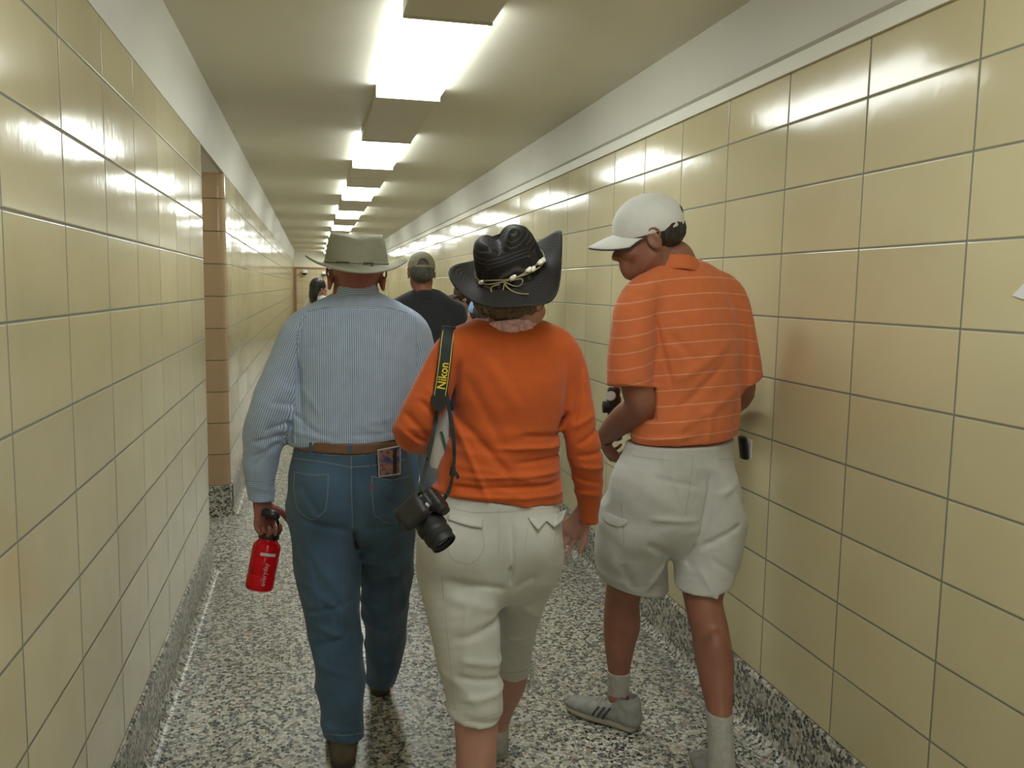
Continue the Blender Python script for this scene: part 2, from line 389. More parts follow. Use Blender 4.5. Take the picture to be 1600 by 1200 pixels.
        for axn in range(3):
            o1, o2 = [(1, 2), (2, 0), (0, 1)][axn]
            sa = [slice(None)] * 3; sb = [slice(None)] * 3; sa[axn] = slice(0, -1); sb[axn] = slice(1, None)
            A, B = I[tuple(sa)], I[tuple(sb)]
            e = np.nonzero(A != B); fl = A[e]; e = [x.copy() for x in e]
            def cell(d1, d2):
                q = [x.copy() for x in e]; q[o1] -= d1; q[o2] -= d2; return ids[tuple(q)]
            q = np.stack([cell(1, 1), cell(0, 1), cell(0, 0), cell(1, 0)], 1)
            q[~fl] = q[~fl][:, ::-1]; Q.append(q)
        Q = np.concatenate(Q)
        E = np.concatenate([Q[:, [0, 1]], Q[:, [1, 2]], Q[:, [2, 3]], Q[:, [3, 0]]])
        for it in range(smooth):
            deg = np.bincount(E[:, 0], minlength=n) + np.bincount(E[:, 1], minlength=n) + 1e-9
            N = np.stack([np.bincount(E[:, 0], V[E[:, 1], j], n) + np.bincount(E[:, 1], V[E[:, 0], j], n) for j in range(3)], 1) / deg[:, None]
            V = V * 0.5 + N * 0.5
        me = bpy.data.meshes.new(name)
        me.vertices.add(n); me.vertices.foreach_set('co', V.astype(np.float32).ravel())
        me.loops.add(len(Q) * 4); me.loops.foreach_set('vertex_index', Q.astype(np.int32).ravel())
        me.polygons.add(len(Q)); me.polygons.foreach_set('loop_start', np.arange(len(Q), dtype=np.int32) * 4)
        me.polygons.foreach_set('use_smooth', np.ones(len(Q), bool))
        me.update(calc_edges=True); me.validate()
        return me
def verts(me):
    a = np.empty(len(me.vertices) * 3, np.float32); me.vertices.foreach_get('co', a); return a.reshape(-1, 3).astype(np.float64)
def attr(me, name, val):
    a = me.attributes.new(name, 'FLOAT', 'POINT'); a.data.foreach_set('value', np.asarray(val, np.float32))
def _hash(i, j, k, seed):
    q = (i * 374761393 + j * 668265263 + k * 2147483647 + seed * 974634777) & 0xffffffff
    q = ((q ^ (q >> 13)) * 1274126177) & 0xffffffff
    return ((q ^ (q >> 16)) & 0xffff) / 65535.0
def vnoise(p, sc, seed=0):
    q = p * A_(sc); i = np.floor(q).astype(np.int64); f = q - i; f = f * f * (3 - 2 * f); out = 0
    for dx in (0, 1):
        for dy in (0, 1):
            for dz in (0, 1):
                w_ = (f[:, 0] if dx else 1 - f[:, 0]) * (f[:, 1] if dy else 1 - f[:, 1]) * (f[:, 2] if dz else 1 - f[:, 2])
                out = out + w_ * _hash(i[:, 0] + dx, i[:, 1] + dy, i[:, 2] + dz, seed)
    return out
def ridged(p, sc, seed=0): return (1 - np.abs(2 * vnoise(p, sc, seed) - 1)) ** 2
def sstep(x, a, b): t = np.clip((x - a) / (b - a), 0, 1); return t * t * (3 - 2 * t)
def crease(p, a, b, width, amp, Yc, curve=0.0):
    """fold running from pixel a to pixel b on the side facing the viewer of something at distance Yc"""
    A, B = P(*a, Yc), P(*b, Yc); d = (B - A)[[0, 2]]; L = np.linalg.norm(d); d = d / L; nn = A_([-d[1], d[0]])
    q = p[:, [0, 2]] - A[[0, 2]]; t = q @ d / L; s = q @ nn - curve * 4 * np.clip(t, 0, 1) * (1 - np.clip(t, 0, 1))
    tap = sstep(t, -0.08, 0.2) * sstep(-t, -1.08, -0.8)
    return amp * np.exp(-(s / width) ** 2) * tap * (p[:, 1] < Yc + 0.03)
def tri(z, a):  # raised pocket outline helper: soft box
    return sstep(z, -a, a)

# ------------------------------------------------------------------ anatomy
def loc(o, R, v): return A_(o) + R @ A_(v)
def head(V, o, yaw=0, pitch=0, roll=0, s=1.0, male=True):
    R = rotm(yaw, pitch, roll); L = lambda *v: loc(o, R, A_(v) * s)
    def E(c, r, k=0.012, cut=False, RR=None): V.ell(L(*c), A_(r) * s, R if RR is None else R @ RR, k * s, cut)
    def C(pts, k=0.01, side=(1, 0, 0), cut=False, sub=3):
        V.chain([[*L(*q[:3]), q[3] * s, (q[4] if len(q) > 4 else q[3]) * s] for q in pts], k * s, R @ A_(side), sub, 0, cut)
    E((0, -.014, .033), (.076, .096, .086)); E((0, .028, -.02), (.062, .066, .088), .03)
    C([(-.052, -.004, -.055, .016), (-.034, .045, -.087, .016), (0, .066, -.099, .019), (.034, .045, -.087, .016), (.052, -.004, -.055, .016)], .03)
    E((0, .076, -.098), (.019, .016, .015), .015)
    C([(-.04, .074, .014, .011), (0, .084, .012, .010), (.04, .074, .014, .011)], .018)
    for sx in (-1, 1):
        E((sx * .031, .100, -.004), (.018, .020, .013), .012, True)
        E((sx * .030, .074, -.004), (.0145, .0145, .0125), .004)
        E((sx * .043, .060, -.034), (.022, .022, .018), .02)
        E((sx * .012, .100, -.044), (.008, .009, .007), .006)
    C([(0, .086, .004, .008), (0, .098, -.018, .009), (0, .110, -.038, .0115)], .010)
    E((0, .086, -.073), (.026, .014, .020), .02)
    C([(-.022, .086, -.071, .005), (0, .098, -.067, .006), (.022, .086, -.071, .005)], .004)
    C([(-.020, .084, -.080, .005), (0, .096, -.080, .0065), (.020, .084, -.080, .005)], .004)
    C([(-.024, .094, -.0745, .0022), (0, .106, -.0735, .0022), (.024, .094, -.0745, .0022)], .003, cut=True)
    for sx in (-1, 1):
        re = rotm(0, 14, sx * -8)
        E((sx * .080, -.012, -.010), (.009, .021, .034), .006, RR=re)
        E((sx * .089, -.006, -.006), (.007, .011, .018), .004, True, RR=re)
        E((sx * .081, .004, -.014), (.005, .005, .008), .004)
        C([(sx * .080, .004, .008, .004), (sx * .086, -.002, .022, .0042), (sx * .090, -.018, .024, .0042), (sx * .092, -.030, .010, .004), (sx * .088, -.026, -.012, .0038), (sx * .081, -.012, -.034, .0045)], .003)
    return R
def hand(V, wrist, fwd, palm, thumb, curls, s=1.0, thumbdir=(.75, .6, .35), tcurl=12, lead=0.0):
    """wrist point, direction of the fingers, palm normal, +1/-1 thumb side; curls = per finger (mcp, pip, dip) degrees"""
    f = nrm(fwd); n = A_(palm); n = nrm(n - f * (n @ f)); x = np.cross(f, n) * thumb
    W = lambda v: A_(wrist) + s * (x * v[0] + f * v[1] + n * v[2])
    V.chain([[*W((0, -.02, 0)), .026 * s, .020 * s], [*W((0, .018, 0)), .031 * s, .018 * s], [*W((.002, .055, 0)), .040 * s, .0155 * s], [*W((0, .082, 0)), .040 * s, .0125 * s]], .012, x, 3)
    tips = []
    base = [(.0305, .088), (.0100, .093), (-.0110, .089), (-.0305, .079)]; ln = [.072, .080, .074, .058]; rad = [.0090, .0093, .0087, .0077]
    for i in range(4):
        p = A_((base[i][0], base[i][1], 0)); a = 0; spl = math.radians([5, 1.5, -2.5, -7][i]); pts = [[*W(p - A_((0, .022, 0))), rad[i] * s, rad[i] * s], [*W(p), rad[i] * s, rad[i] * s]]
        for j, fr in enumerate((.46, .30, .24)):
            a += math.radians(curls[i][j]); l = ln[i] * fr
            p = p + l * A_((math.sin(spl) * math.cos(a), math.cos(spl) * math.cos(a), math.sin(a)))
            r = rad[i] * (1 - .11 * (j + 1)); pts.append([*W(p), r * s, r * s])
        V.chain(pts, .003, x, 2); tips.append(W(p))
    p = A_((.026, .022, .004)); d = nrm(thumbdir); pts = [[*W(p), .014 * s, .014 * s]]
    for j, l in enumerate((.040, .032, .026)):
        p = p + d * l; r = (.0120, .0108, .0092)[j]; pts.append([*W(p), r * s, r * s])
        b = nrm(A_((-.6, .5, .6))); d = nrm(d + b * math.sin(math.radians(tcurl)))
    V.chain(pts, .010, x, 3)
    return tips
def shoe(parent, heel, direction, mats, name='shoe', L=0.285, pitch=0.0, h=0.004, stripe=None, wid=0.050, hi=0.0, label=None):
    """heel: point on the ground under the back of the shoe; pitch lifts the heel (degrees) about the toe ball"""
    d = nrm((direction[0], direction[1], 0)); side = A_((d[1], -d[0], 0)); up = A_((0, 0, 1))
    a = math.radians(pitch); ball = 0.70 * L
    def W(y, z, x=0):
        if y < ball:
            yy = y - ball; y2 = ball + yy * math.cos(a) - z * math.sin(a) * 0.0; z2 = z * math.cos(a) - yy * math.sin(a)
            y2 = ball + yy * math.cos(a) + z * math.sin(a)
        else: y2, z2 = y, z
        return A_(heel) + d * y2 + up * z2 + side * x
    pts = np.array([W(y, z, x) for y in (-.06, L + .06) for z in (-.05, .2) for x in (-.1, .1)])
    lo, hi_ = pts.min(0), pts.max(0); lo[2] = max(lo[2], -0.01)
    k = L / 0.285
    def ch(V, rows, kk): V.chain([[*W(y * L, z * k), rx * k, rz * k] for y, z, rx, rz in rows], kk, side, 3)
    V = Vol(lo, hi_, h)
    ch(V, [(.13, .045, .034, .036), (.35, .045, .036, .034), (.62, .038, .046, .028), (.85, .032, .042, .022), (.93, .030, .034, .018)], .01)
    ch(V, [(.13, .045, .034, .034), (.16, .085 + hi, .034, .036), ], .02)
    V.chain([[*W(.16 * L, .10 + hi), .034, .036], [*W(.42 * L, .062), .033, .02], [*W(.6 * L, .045), .03, .02]], .02, side, 3)
    V.chain([[*W(.17 * L, .105 + hi), .028, .028], [*W(.19 * L, .17), .03, .03]], .004, side, 2, cut=True)
    V.plane(W(.5 * L, .016), (0, 0, -1)) if pitch == 0 else None
    o = link(name, V.mesh(name, 1), parent, [mats[0]])
    if label: o['label'] = label
    V = Vol(lo, hi_, h)
    ch(V, [(.10, .014, .036, .017), (.35, .014, .038, .017), (.65, .014, .050, .017), (.86, .015, .045, .016), (.95, .017, .034, .014)], .003)
    s_ = link('sole', V.mesh('sole', 1), o, [mats[1]])
    return o, W
def uvstripe(me, fn, name='su'): attr(me, name, fn(verts(me)))

# ------------------------------------------------------------------ cloth and skin
def cloth(name, col, rough=0.85, amt=0.08, scale=25, bump=0.12, bscale=500, sheen=0.2):
    M = mat(name, col, rough); noisy(M, col, amt, scale, bump, bscale, 5); bsdf(M).inputs['Sheen Weight'].default_value = sheen
    bsdf(M).inputs['Specular IOR Level'].default_value = 0.25
    return M
def striped(name, c1, c2, period, frac, soft=0.12, rough=0.8):
    """stripes from the 'su' surface coordinate (metres)"""
    M = mat(name, c1, rough); b = bsdf(M)
    at = nd(M, 'ShaderNodeAttribute', attribute_name='su')
    dv = nd(M, 'ShaderNodeMath', operation='MULTIPLY'); dv.inputs[1].default_value = 1 / period; lk(M, at.outputs['Fac'], dv.inputs[0])
    fr = nd(M, 'ShaderNodeMath', operation='FRACT'); lk(M, dv.outputs[0], fr.inputs[0])
    r = ramp(M, fr.outputs[0], [(0.0, c1), (frac - soft, c1), (frac, c2), (1 - soft, c2), (1.0, c1)])
    tc = nd(M, 'ShaderNodeTexCoord'); n = nd(M, 'ShaderNodeTexNoise'); n.inputs['Scale'].default_value = 30; n.inputs['Detail'].default_value = 4
    lk(M, tc.outputs['Object'], n.inputs['Vector'])
    r2 = ramp(M, n.outputs['Fac'], [(0.3, (0.9, 0.9, 0.9)), (0.7, (1, 1, 1))])
    mx = nd(M, 'ShaderNodeMix', data_type='RGBA', blend_type='MULTIPLY'); mx.inputs[0].default_value = 1
    lk(M, r.outputs[0], mx.inputs[6]); lk(M, r2.outputs[0], mx.inputs[7]); lk(M, mx.outputs[2], b.inputs['Base Color'])
    b.inputs['Sheen Weight'].default_value = 0.15; b.inputs['Specular IOR Level'].default_value = 0.25
    return M
def skin(name, col, amt=0.12):
    M = mat(name, col, 0.48); noisy(M, col, amt, 14, 0.05, 220, 5)
    b = bsdf(M); b.inputs['Subsurface Weight'].default_value = 0.12; b.inputs['Subsurface Radius'].default_value = (0.6, 0.25, 0.15); b.inputs['Subsurface Scale'].default_value = 0.01
    return M
def denim():
    M = cloth('blue_denim', (0.060, 0.110, 0.175), 0.85, 0.30, 6, 0.25, 700)
    return M
M_DENIM = denim()
M_DENIMS = mat('denim_stitching', (0.22, 0.24, 0.24), 0.8)
M_SHIRTA = striped('blue_striped_cotton', (0.56, 0.65, 0.80), (0.20, 0.30, 0.48), 0.0066, 0.55, 0.2)
M_SKINA = skin('ruddy_skin', (0.34, 0.13, 0.095)); M_SKINB = skin('fair_skin', (0.42, 0.215, 0.165)); M_SKINC = skin('tanned_skin', (0.30, 0.125, 0.08))
M_LEATH = noisy(mat('brown_leather', (0.17, 0.085, 0.045), 0.5), (0.17, 0.085, 0.045), 0.2, 20, 0.1, 120)
M_BLACK = mat('black_plastic', (0.012, 0.012, 0.013), 0.35); M_RUB = mat('black_rubber', (0.02, 0.02, 0.02), 0.6)
M_SILV = mat('silver_print', (0.55, 0.55, 0.55), 0.35); M_EYE = mat('eye_white', (0.7, 0.68, 0.65), 0.15)

def polyline_strip(pts, widths, normal_fn, thick, up=None):
    """flat ribbon through 3D points; widths per point; normal_fn(i) gives the face direction"""
    pts = [A_(p) for p in pts]; n = len(pts); V = []; F = []
    for i in range(n):
        d = nrm(pts[min(i + 1, n - 1)] - pts[max(i - 1, 0)]); nn = nrm(normal_fn(i)); s_ = nrm(np.cross(d, nn)); nn = np.cross(s_, d)
        w_ = widths[i] / 2
        for a, b in ((-1, -1), (1, -1), (1, 1), (-1, 1)): V.append(pts[i] + s_ * w_ * a + nn * thick / 2 * b)
    for i in range(n - 1):
        for k in range(4): F.append((4 * i + k, 4 * i + (k + 1) % 4, 4 * i + 4 + (k + 1) % 4, 4 * i + 4 + k))
    F += [(3, 2, 1, 0), tuple(4 * (n - 1) + k for k in range(4))]
    return V, F
def ribbon(name, pts, widths, nfn, thick, M, parent=None, sub=6):
    if np.isscalar(widths): widths = [widths] * len(pts)
    Q = catmull([[*p, w_] for p, w_ in zip(pts, widths)], sub)
    V, F = polyline_strip(Q[:, :3], Q[:, 3], nfn if callable(nfn) else (lambda i: nfn), thick)
    return link(name, mesh(name, V, F), parent, [M], False)
def tube(name, pts, r, M, parent=None, sub=6, closed=False):
    Q = catmull(A_(pts), sub) if not closed else A_(pts)
    n = len(Q); V = []; F = []; m_ = 8
    r = np.interp(np.linspace(0, 1, n), np.linspace(0, 1, len(np.atleast_1d(r))), np.atleast_1d(r))
    for i in range(n):
        d = nrm(Q[(i + 1) % n] - Q[i - 1]) if closed else nrm(Q[min(i + 1, n - 1)] - Q[max(i - 1, 0)])
        a = nrm(np.cross(d, (0.13, 0.21, 0.97) if abs(d[2]) < .9 else (1, 0.1, 0))); b = np.cross(d, a)
        for k in range(m_): t = 2 * math.pi * k / m_; V.append(Q[i] + r[i] * (a * math.cos(t) + b * math.sin(t)))
    for i in range(n if closed else n - 1):
        j = (i + 1) % n
        for k in range(m_): F.append((m_ * i + k, m_ * i + (k + 1) % m_, m_ * j + (k + 1) % m_, m_ * j + k))
    if not closed: F += [tuple(range(m_))[::-1], tuple(m_ * (n - 1) + k for k in range(m_))]
    return link(name, mesh(name, V, F), parent, [M], True)
def lathe(name, rows, M, parent, c, ax=(0, 0, 1), n=40, smooth=True):
    """rows of (radius, height) about the axis"""
    ax = nrm(ax); a = nrm(np.cross(ax, (0, 1, 0.01))); b = np.cross(ax, a); V = []; F = []
    for r, z in rows:
        for k in range(n): t = 2 * math.pi * k / n; V.append(A_(c) + ax * z + r * (a * math.cos(t) + b * math.sin(t)))
    for i in range(len(rows) - 1):
        for k in range(n): F.append((n * i + k, n * i + (k + 1) % n, n * i + n + (k + 1) % n, n * i + n + k))
    F += [tuple(range(n))[::-1], tuple(n * (len(rows) - 1) + k for k in range(n))]
    me = mesh(name, V, F); bm = bmesh.new(); bm.from_mesh(me); bmesh.ops.recalc_face_normals(bm, faces=bm.faces); bm.to_mesh(me); bm.free()
    o = link(name, me, parent, [M], smooth)
    if smooth:
        md = o.modifiers.new('edge', 'EDGE_SPLIT'); md.split_angle = math.radians(38)
    return o
def drape(name, dots, off, M, parent, target, Y, width=None, thick=0.0012, closed=False, ystart=None):
    """thin stitched line or tape laid on the viewer-facing side of a garment along photo pixels"""
    from mathutils.bvhtree import BVHTree
    me = target.data
    if 'bvh' not in _bv or _bv['o'] is not target:
        vs = [v.co.copy() for v in me.vertices]; _bv['bvh'] = BVHTree.FromPolygons(vs, [p.vertices[:] for p in me.polygons]); _bv['o'] = target
    out = []; 
    D = catmull([[*d, 0] for d in dots], 5)[:, :2] if len(dots) > 2 else np.linspace(dots[0], dots[1], 8)
    nl = []
    for d in D:
        dr = P(d[0], d[1], Y) - EYE; dr = nrm(dr)
        h = _bv['bvh'].ray_cast(Vector(EYE), Vector(dr))
        if h[0] is None: continue
        out.append(A_(h[0]) + A_(h[1]) * off); nl.append(A_(h[1]))
    if len(out) < 2: return None
    V, F = polyline_strip(out, [width or 0.002] * len(out), lambda i: nl[i], thick)
    return link(name, mesh(name, V, F), parent, [M])
_bv = {}

def hat_mesh(name, M, parent, c, R, crown, brim, top_fn, brim_fn, thick=0.003, edge=None):
    """crown: list of (rx, ry, z); brim: (outer rx, outer ry); local x right, y forward"""
    n = 72; V = []; F = []; m_ = 12
    for j in range(m_, 0, -1):                       # brim from the edge inwards
        s_ = j / m_
        for k in range(n):
            t = 2 * math.pi * k / n; rx = crown[0][0] + (brim[0] - crown[0][0]) * s_; ry = crown[0][1] + (brim[1] - crown[0][1]) * s_
            V.append(brim_fn(t, s_, rx * math.cos(t), ry * math.sin(t)))
    for rx, ry, z in crown:
        for k in range(n):
            t = 2 * math.pi * k / n; V.append(top_fn(rx * math.cos(t), ry * math.sin(t), z, 1.0))
    lr = crown[-1]
    for j in range(1, 9):
        q = 1 - j / 9
        for k in range(n):
            t = 2 * math.pi * k / n; V.append(top_fn(lr[0] * q * math.cos(t), lr[1] * q * math.sin(t), lr[2] + 0.006 * (1 - q * q), q))
    rows = m_ + len(crown) + 8
    for i in range(rows - 1):
        for k in range(n): F.append((n * i + k, n * i + (k + 1) % n, n * i + n + (k + 1) % n, n * i + n + k))
    V.append(top_fn(0, 0, lr[2] + 0.006, 0)); F += [(n * (rows - 1) + k, n * (rows - 1) + (k + 1) % n, len(V) - 1) for k in range(n)]
    V = [loc(c, R, v) for v in V]
    o = link(name, mesh(name, V, F), parent, [M], True)
    md = o.modifiers.new('thick', 'SOLIDIFY'); md.thickness = thick; md.offset = 0
    return o

# ------------------------------------------------------------------ person in the khaki brimmed hat
def person_hat():
    Y = 2.80
    root = empty('person', (P(545, 800, Y)[0], Y, 0), 'person in khaki brimmed hat, blue striped shirt and jeans, holding a red bottle', 'person')
    torso = [px(557, 497, Y, 66, .075), px(558, 515, Y, 90, .10), px(558, 550, Y, 95, .118), px(557, 600, Y, 95, .122), px(552, 645, Y, 92, .120), px(546, 678, Y, 91, .118), px(545, 692, Y, 84, .11)]
    armL = [px(480, 512, Y, 24, .052), px(466, 530, Y, 31, .066), px(448, 580, Y + .01, 33, .066), px(430, 630, Y + .01, 35, .068), px(414, 675, Y + .03, 32, .060), px(407, 720, Y + .05, 26, .048), px(407, 768, Y + .08, 18.5, .036), px(408, 782, Y + .08, 17, .033)]
    armR = [px(634, 512, Y, 24, .052), px(646, 530, Y, 29, .062), px(655, 580, Y, 30, .062), px(662, 630, Y, 29, .06), px(668, 680, Y + .03, 26, .055), px(673, 730, Y + .08, 20, .042), px(675, 765, Y + .10, 17, .034)]
    legL = [px(503, 800, Y, 51, .115), px(510, 865, 2.79, 49, .105), px(518, 935, 2.77, 43.5, .085), px(525, 1005, 2.74, 39.5, .075), px(532, 1075, 2.68, 36, .07), px(537, 1125, 2.64, 32, .066), px(538, 1154, 2.62, 30, .064)]
    legR = [px(600, 800, Y, 49, .115), px(603, 865, 2.84, 43, .10), px(602, 930, 2.90, 36, .085), px(602, 990, 2.97, 31, .07), px(599, 1035, 3.01, 26, .062), px(595, 1062, 3.04, 21, .055)]
    pelvis = [px(548, 690, Y, 85, .115), px(549, 712, Y, 89, .122), px(550, 745, Y, 96, .135), px(551, 790, Y, 96, .135)]
    hc = P(556, 434, Y - .005)
    wl = P(409, 786, Y + .08); wr = P(676, 770, Y + .10)
    allp = A_(torso + armL + armR + legL + legR)
    lo = A_([allp[:, 0].min() - .12, Y - .30, 0.02]); hi = A_([allp[:, 0].max() + .12, Y + .42, hc[2] + .16])
    # body: one continuous skin
    V = Vol(lo, hi, 0.0048)
    V.chain(torso, .02, grow=-.03); V.chain(pelvis, .03, grow=-.03)
    V.chain(armL[:-1] + [[*wl, .027, .021]], .04, grow=-.014); V.chain(armR[:-1] + [[*wr, .027, .021]], .04, grow=-.014)
    V.chain(legL[:-1], .03, grow=-.024); V.chain(legR[:-1], .03, grow=-.022)
    nb = P(557, 478, Y)
    V.chain([[*(hc + A_((0, -.006, -.03))), .056, .058], [*(hc + A_((0, .004, -.075))), .053, .053], [*nb, .054, .055]], .02)
    V.chain([px(505, 497, Y, 18, .035), px(557, 480, Y, 22, .05), px(612, 497, Y, 18, .035)], .03)
    head(V, hc, yaw=3, pitch=6, s=1.02)
    hd = nrm((0.10, 0.12, -1))
    V.chain([[*P(408, 775, Y + .08), .024, .020], [*(wl + hd * .01), .025, .019]], .01)
    hand(V, wl, hd, (0.55, -.75, 0), -1, [(55, 75, 45), (60, 80, 50), (60, 80, 50), (55, 75, 50)], 1.0, tcurl=35)
    hand(V, wr, nrm((0, .2, -1)), (-1, 0, 0), 1, [(15, 25, 15)] * 4, 1.0)
    body = link('body', V.mesh('body', 1), root, [M_SKINA])
    # shirt
    V = Vol(lo, hi, 0.0048)
    V.chain(torso, .02)
    V.chain([px(480, 512, Y, 22, .05), px(515, 494, Y, 24, .058), px(557, 483, Y, 28, .066), px(602, 494, Y, 24, .058), px(636, 512, Y, 22, .05)], .045)
    V.chain([px(557, 492, Y, 44, .066), px(557, 470, Y, 33, .066), px(557, 460, Y, 32, .064)], .03)
    V.chain(armL, .030); V.chain(armR, .030)
    V.chain([px(407, 757, Y + .08, 20, .040), px(408, 784, Y + .08, 19, .038)], .004)      # cuff
    V.plane(P(545, 688, Y), (0.06, 0, -1), lo=(P(455, 690, Y)[0] - .0, lo[1], P(0, 720, Y)[2] - .05), hi=(P(650, 690, Y)[0], hi[1], P(0, 670, Y)[2]))
    V.plane(P(408, 781, Y + .08), (-.05, .0, -1), hi=(P(445, 760, Y)[0], hi[1], P(0, 740, Y)[2] ))
    V.plane(P(557, 449, Y - .06), (0, .35, 1), lo=(lo[0], lo[1], P(0, 500, Y)[2]))
    def f(p):
        x, z = p[:, 0], p[:, 2]
        low = sstep(P(0, 640, Y)[2] - z, -.02, .10)
        armm = sstep(P(462, 620, Y)[0] - x, -.005, .01)
        d = .0022 * (ridged(p, (9, 6, 5), 3) - .4) + .004 * low * (ridged(p + .3 * np.stack([z, z, x], 1), (9, 8, 22), 5) - .4)
        d = d + armm * .007 * (ridged(p + .35 * np.stack([z, z * 0, x * 1.2], 1), (8, 8, 17), 9) - .35) * sstep(P(0, 590, Y)[2] - z, -.1, .1)
        for a, b, w_, am in [((540, 478), (536, 560), .004, -.0035), ((562, 478), (570, 560), .004, -.0035), ((551, 478), (552, 640), .010, .006),
                             ((470, 500), (466, 610), .006, -.006), ((466, 560), (474, 680), .009, -.005), ((648, 505), (650, 590), .006, -.006),
                             ((478, 490), (464, 545), .004, -.003), ((455, 640), (500, 672), .008, -.005), ((560, 655), (640, 640), .010, .004), ((540, 672), (640, 668), .006, -.004),
                             ((470, 600), (500, 640), .010, .004), ((458, 668), (530, 684), .008, .005), ((560, 560), (610, 670), .012, .003), ((600, 520), (570, 650), .014, -.003),
                             ((455, 655), (415, 670), .006, -.007), ((450, 675), (395, 690), .007, -.007), ((440, 690), (395, 715), .007, -.006), ((460, 630), (420, 625), .008, -.006), ((425, 700), (390, 735), .006, -.005), ((445, 600), (420, 660), .009, .005)]:
            d = d + crease(p, a, b, w_, am, Y)
        return d
    V.folds(f)
    me = V.mesh('shirt', 1); v = verts(me)
    v = verts(me); zy = P(0, 477, Y)[2]
    isarm = v[:, 0] < (P(466, 620, Y)[0] + np.interp(v[:, 2], [P(0, 690, Y)[2], P(0, 560, Y)[2], P(0, 500, Y)[2]], [-.012, -.004, .015]))
    a0, a1 = A_(armL[1][:3]), A_(armL[5][:3]); d = nrm((a1 - a0)[[0, 2]]); nn = A_([-d[1], d[0]])
    su = v[:, 0] * 1.0 + .02 * (v[:, 2] - 1.3) * (v[:, 0] - a0[0])
    AL = A_(armL)[::-1]; AR = A_(armR)[::-1]
    ang = lambda Q: .062 * np.arctan2(v[:, 0] - np.interp(v[:, 2], Q[:, 2], Q[:, 0]), -(v[:, 1] - np.interp(v[:, 2], Q[:, 2], Q[:, 1])))
    su = np.where(isarm, ang(AL), su)
    rtarm = v[:, 0] > P(647, 600, Y)[0] - .0
    su = np.where(rtarm, ang(AR), su)
    su = np.where((~isarm) & (v[:, 2] > zy) & ~rtarm, v[:, 2] + .25 * (v[:, 1] - Y), su)
    su = np.where(isarm & (v[:, 2] < P(0, 758, Y + .08)[2]), v[:, 2], su)
    attr(me, 'su', su)
    shirt = link('shirt', me, root, [M_SHIRTA])
    # collar band folded over
    V = Vol(P(557, 465, Y) - .12, P(557, 465, Y) + .12, .003)
    c1 = px(557, 468, Y, 38, .080); c2 = px(557, 440, Y, 32, .074)
    V.chain([c1, c2], 0); 
    V.shell(.006); V.plane(P(557, 441, Y - .06), (0, .30, 1)); V.plane(P(557, 462, Y - .06), (0, -.30, -1))
    me = V.mesh('collar', 1); v = verts(me); attr(me, 'su', v[:, 2] + .3 * (v[:, 1] - Y))
    link('collar', me, shirt, [M_SHIRTA])
    drape('yoke_seam', [(480, 487), (515, 480), (557, 478), (600, 480), (636, 489)], .0006, M_DENIMS, shirt, shirt, Y, .0014)
    drape('armhole_seam', [(477, 494), (466, 515), (464, 545), (467, 575)], .0006, M_DENIMS, shirt, shirt, Y, .0014)
    # jeans
    V = Vol(lo, hi, 0.0048)
    V.chain(legL, .02); V2 = V
    V.chain(legR, .008); V.chain(pelvis, .035)
    V.ell(P(505, 770, Y - .06), (.075, .085, .085), None, .05); V.ell(P(592, 770, Y - .06), (.075, .085, .085), None, .05)
    V.plane(P(548, 697, Y), (0.03, 0, 1))
    V.plane(P(538, 1152, 2.60), (0, -.02, -1), hi=(P(572, 1120, 2.62)[0], 2.85, .35)); V.plane(P(595, 1064, 3.04), (0, 0, -1), lo=(P(572, 1120, 2.62)[0], 2.86, 0), hi=(hi[0], hi[1], .3))
    def f(p):
        low = sstep(1.0 - p[:, 2], 0.05, .4)
        d = .006 * low * (ridged(p + .4 * np.stack([p[:, 2], p[:, 2] * 0, p[:, 0]], 1), (9, 7, 11), 21) - .35) + .004 * (ridged(p, (10, 9, 7), 8) - .4)
        for a, b, w_, am in [((548, 700), (550, 820), .004, -.004), ((550, 815), (556, 850), .008, -.014), ((470, 795), (545, 815), .014, -.005), ((560, 812), (630, 800), .014, -.005),
                             ((480, 950), (552, 930), .010, -.005), ((482, 965), (556, 985), .010, .004), ((484, 1000), (550, 975), .010, -.005), ((488, 1020), (556, 1030), .010, .003), ((470, 900), (540, 950), .012, .004),
                             ((472, 840), (500, 940), .014, .005), ((540, 840), (530, 1000), .014, .004), ((498, 1120), (565, 1132), .008, -.004), ((500, 1100), (562, 1095), .009, .004), ((502, 1140), (540, 1136), .006, .003),
                             ((565, 920), (628, 900), .010, -.005), ((566, 960), (622, 975), .010, .005), ((560, 880), (620, 850), .012, .005), ((575, 1020), (618, 1030), .008, -.004), ((470, 745), (500, 790), .010, -.003), ((590, 760), (640, 800), .012, -.004)]:
            d = d + crease(p, a, b, w_, am, Y if a[1] < 880 else 2.75)
        return d * 1.8
    V.folds(f)
    jeans = link('jeans', V.mesh('jeans', 1), root, [M_DENIM])
    dr = lambda n, pts, w_=.0022, M=M_DENIMS, off=.0004, th=.0012: drape(n, pts, off, M, jeans, jeans, Y, w_, th)
    dr('pocket_seam', [(459, 737), (485, 742), (513, 741)]); dr('pocket_seam', [(513, 741), (512, 770), (509, 797)]); dr('pocket_seam', [(509, 797), (487, 812), (464, 795)]); dr('pocket_seam', [(460, 738), (459, 765), (464, 795)])
    dr('pocket_seam', [(581, 744), (612, 750), (643, 742)]); dr('pocket_seam', [(581, 744), (582, 780), (585, 805)]); dr('pocket_seam', [(585, 805), (612, 818), (636, 800)])
    dr('yoke_seam', [(460, 716), (505, 722), (548, 730)]); dr('yoke_seam', [(548, 730), (595, 726), (640, 716)]); dr('centre_seam', [(549, 704), (549, 760), (551, 825)])
    dr('hem_seam', [(508, 1146), (538, 1149), (567, 1145)])
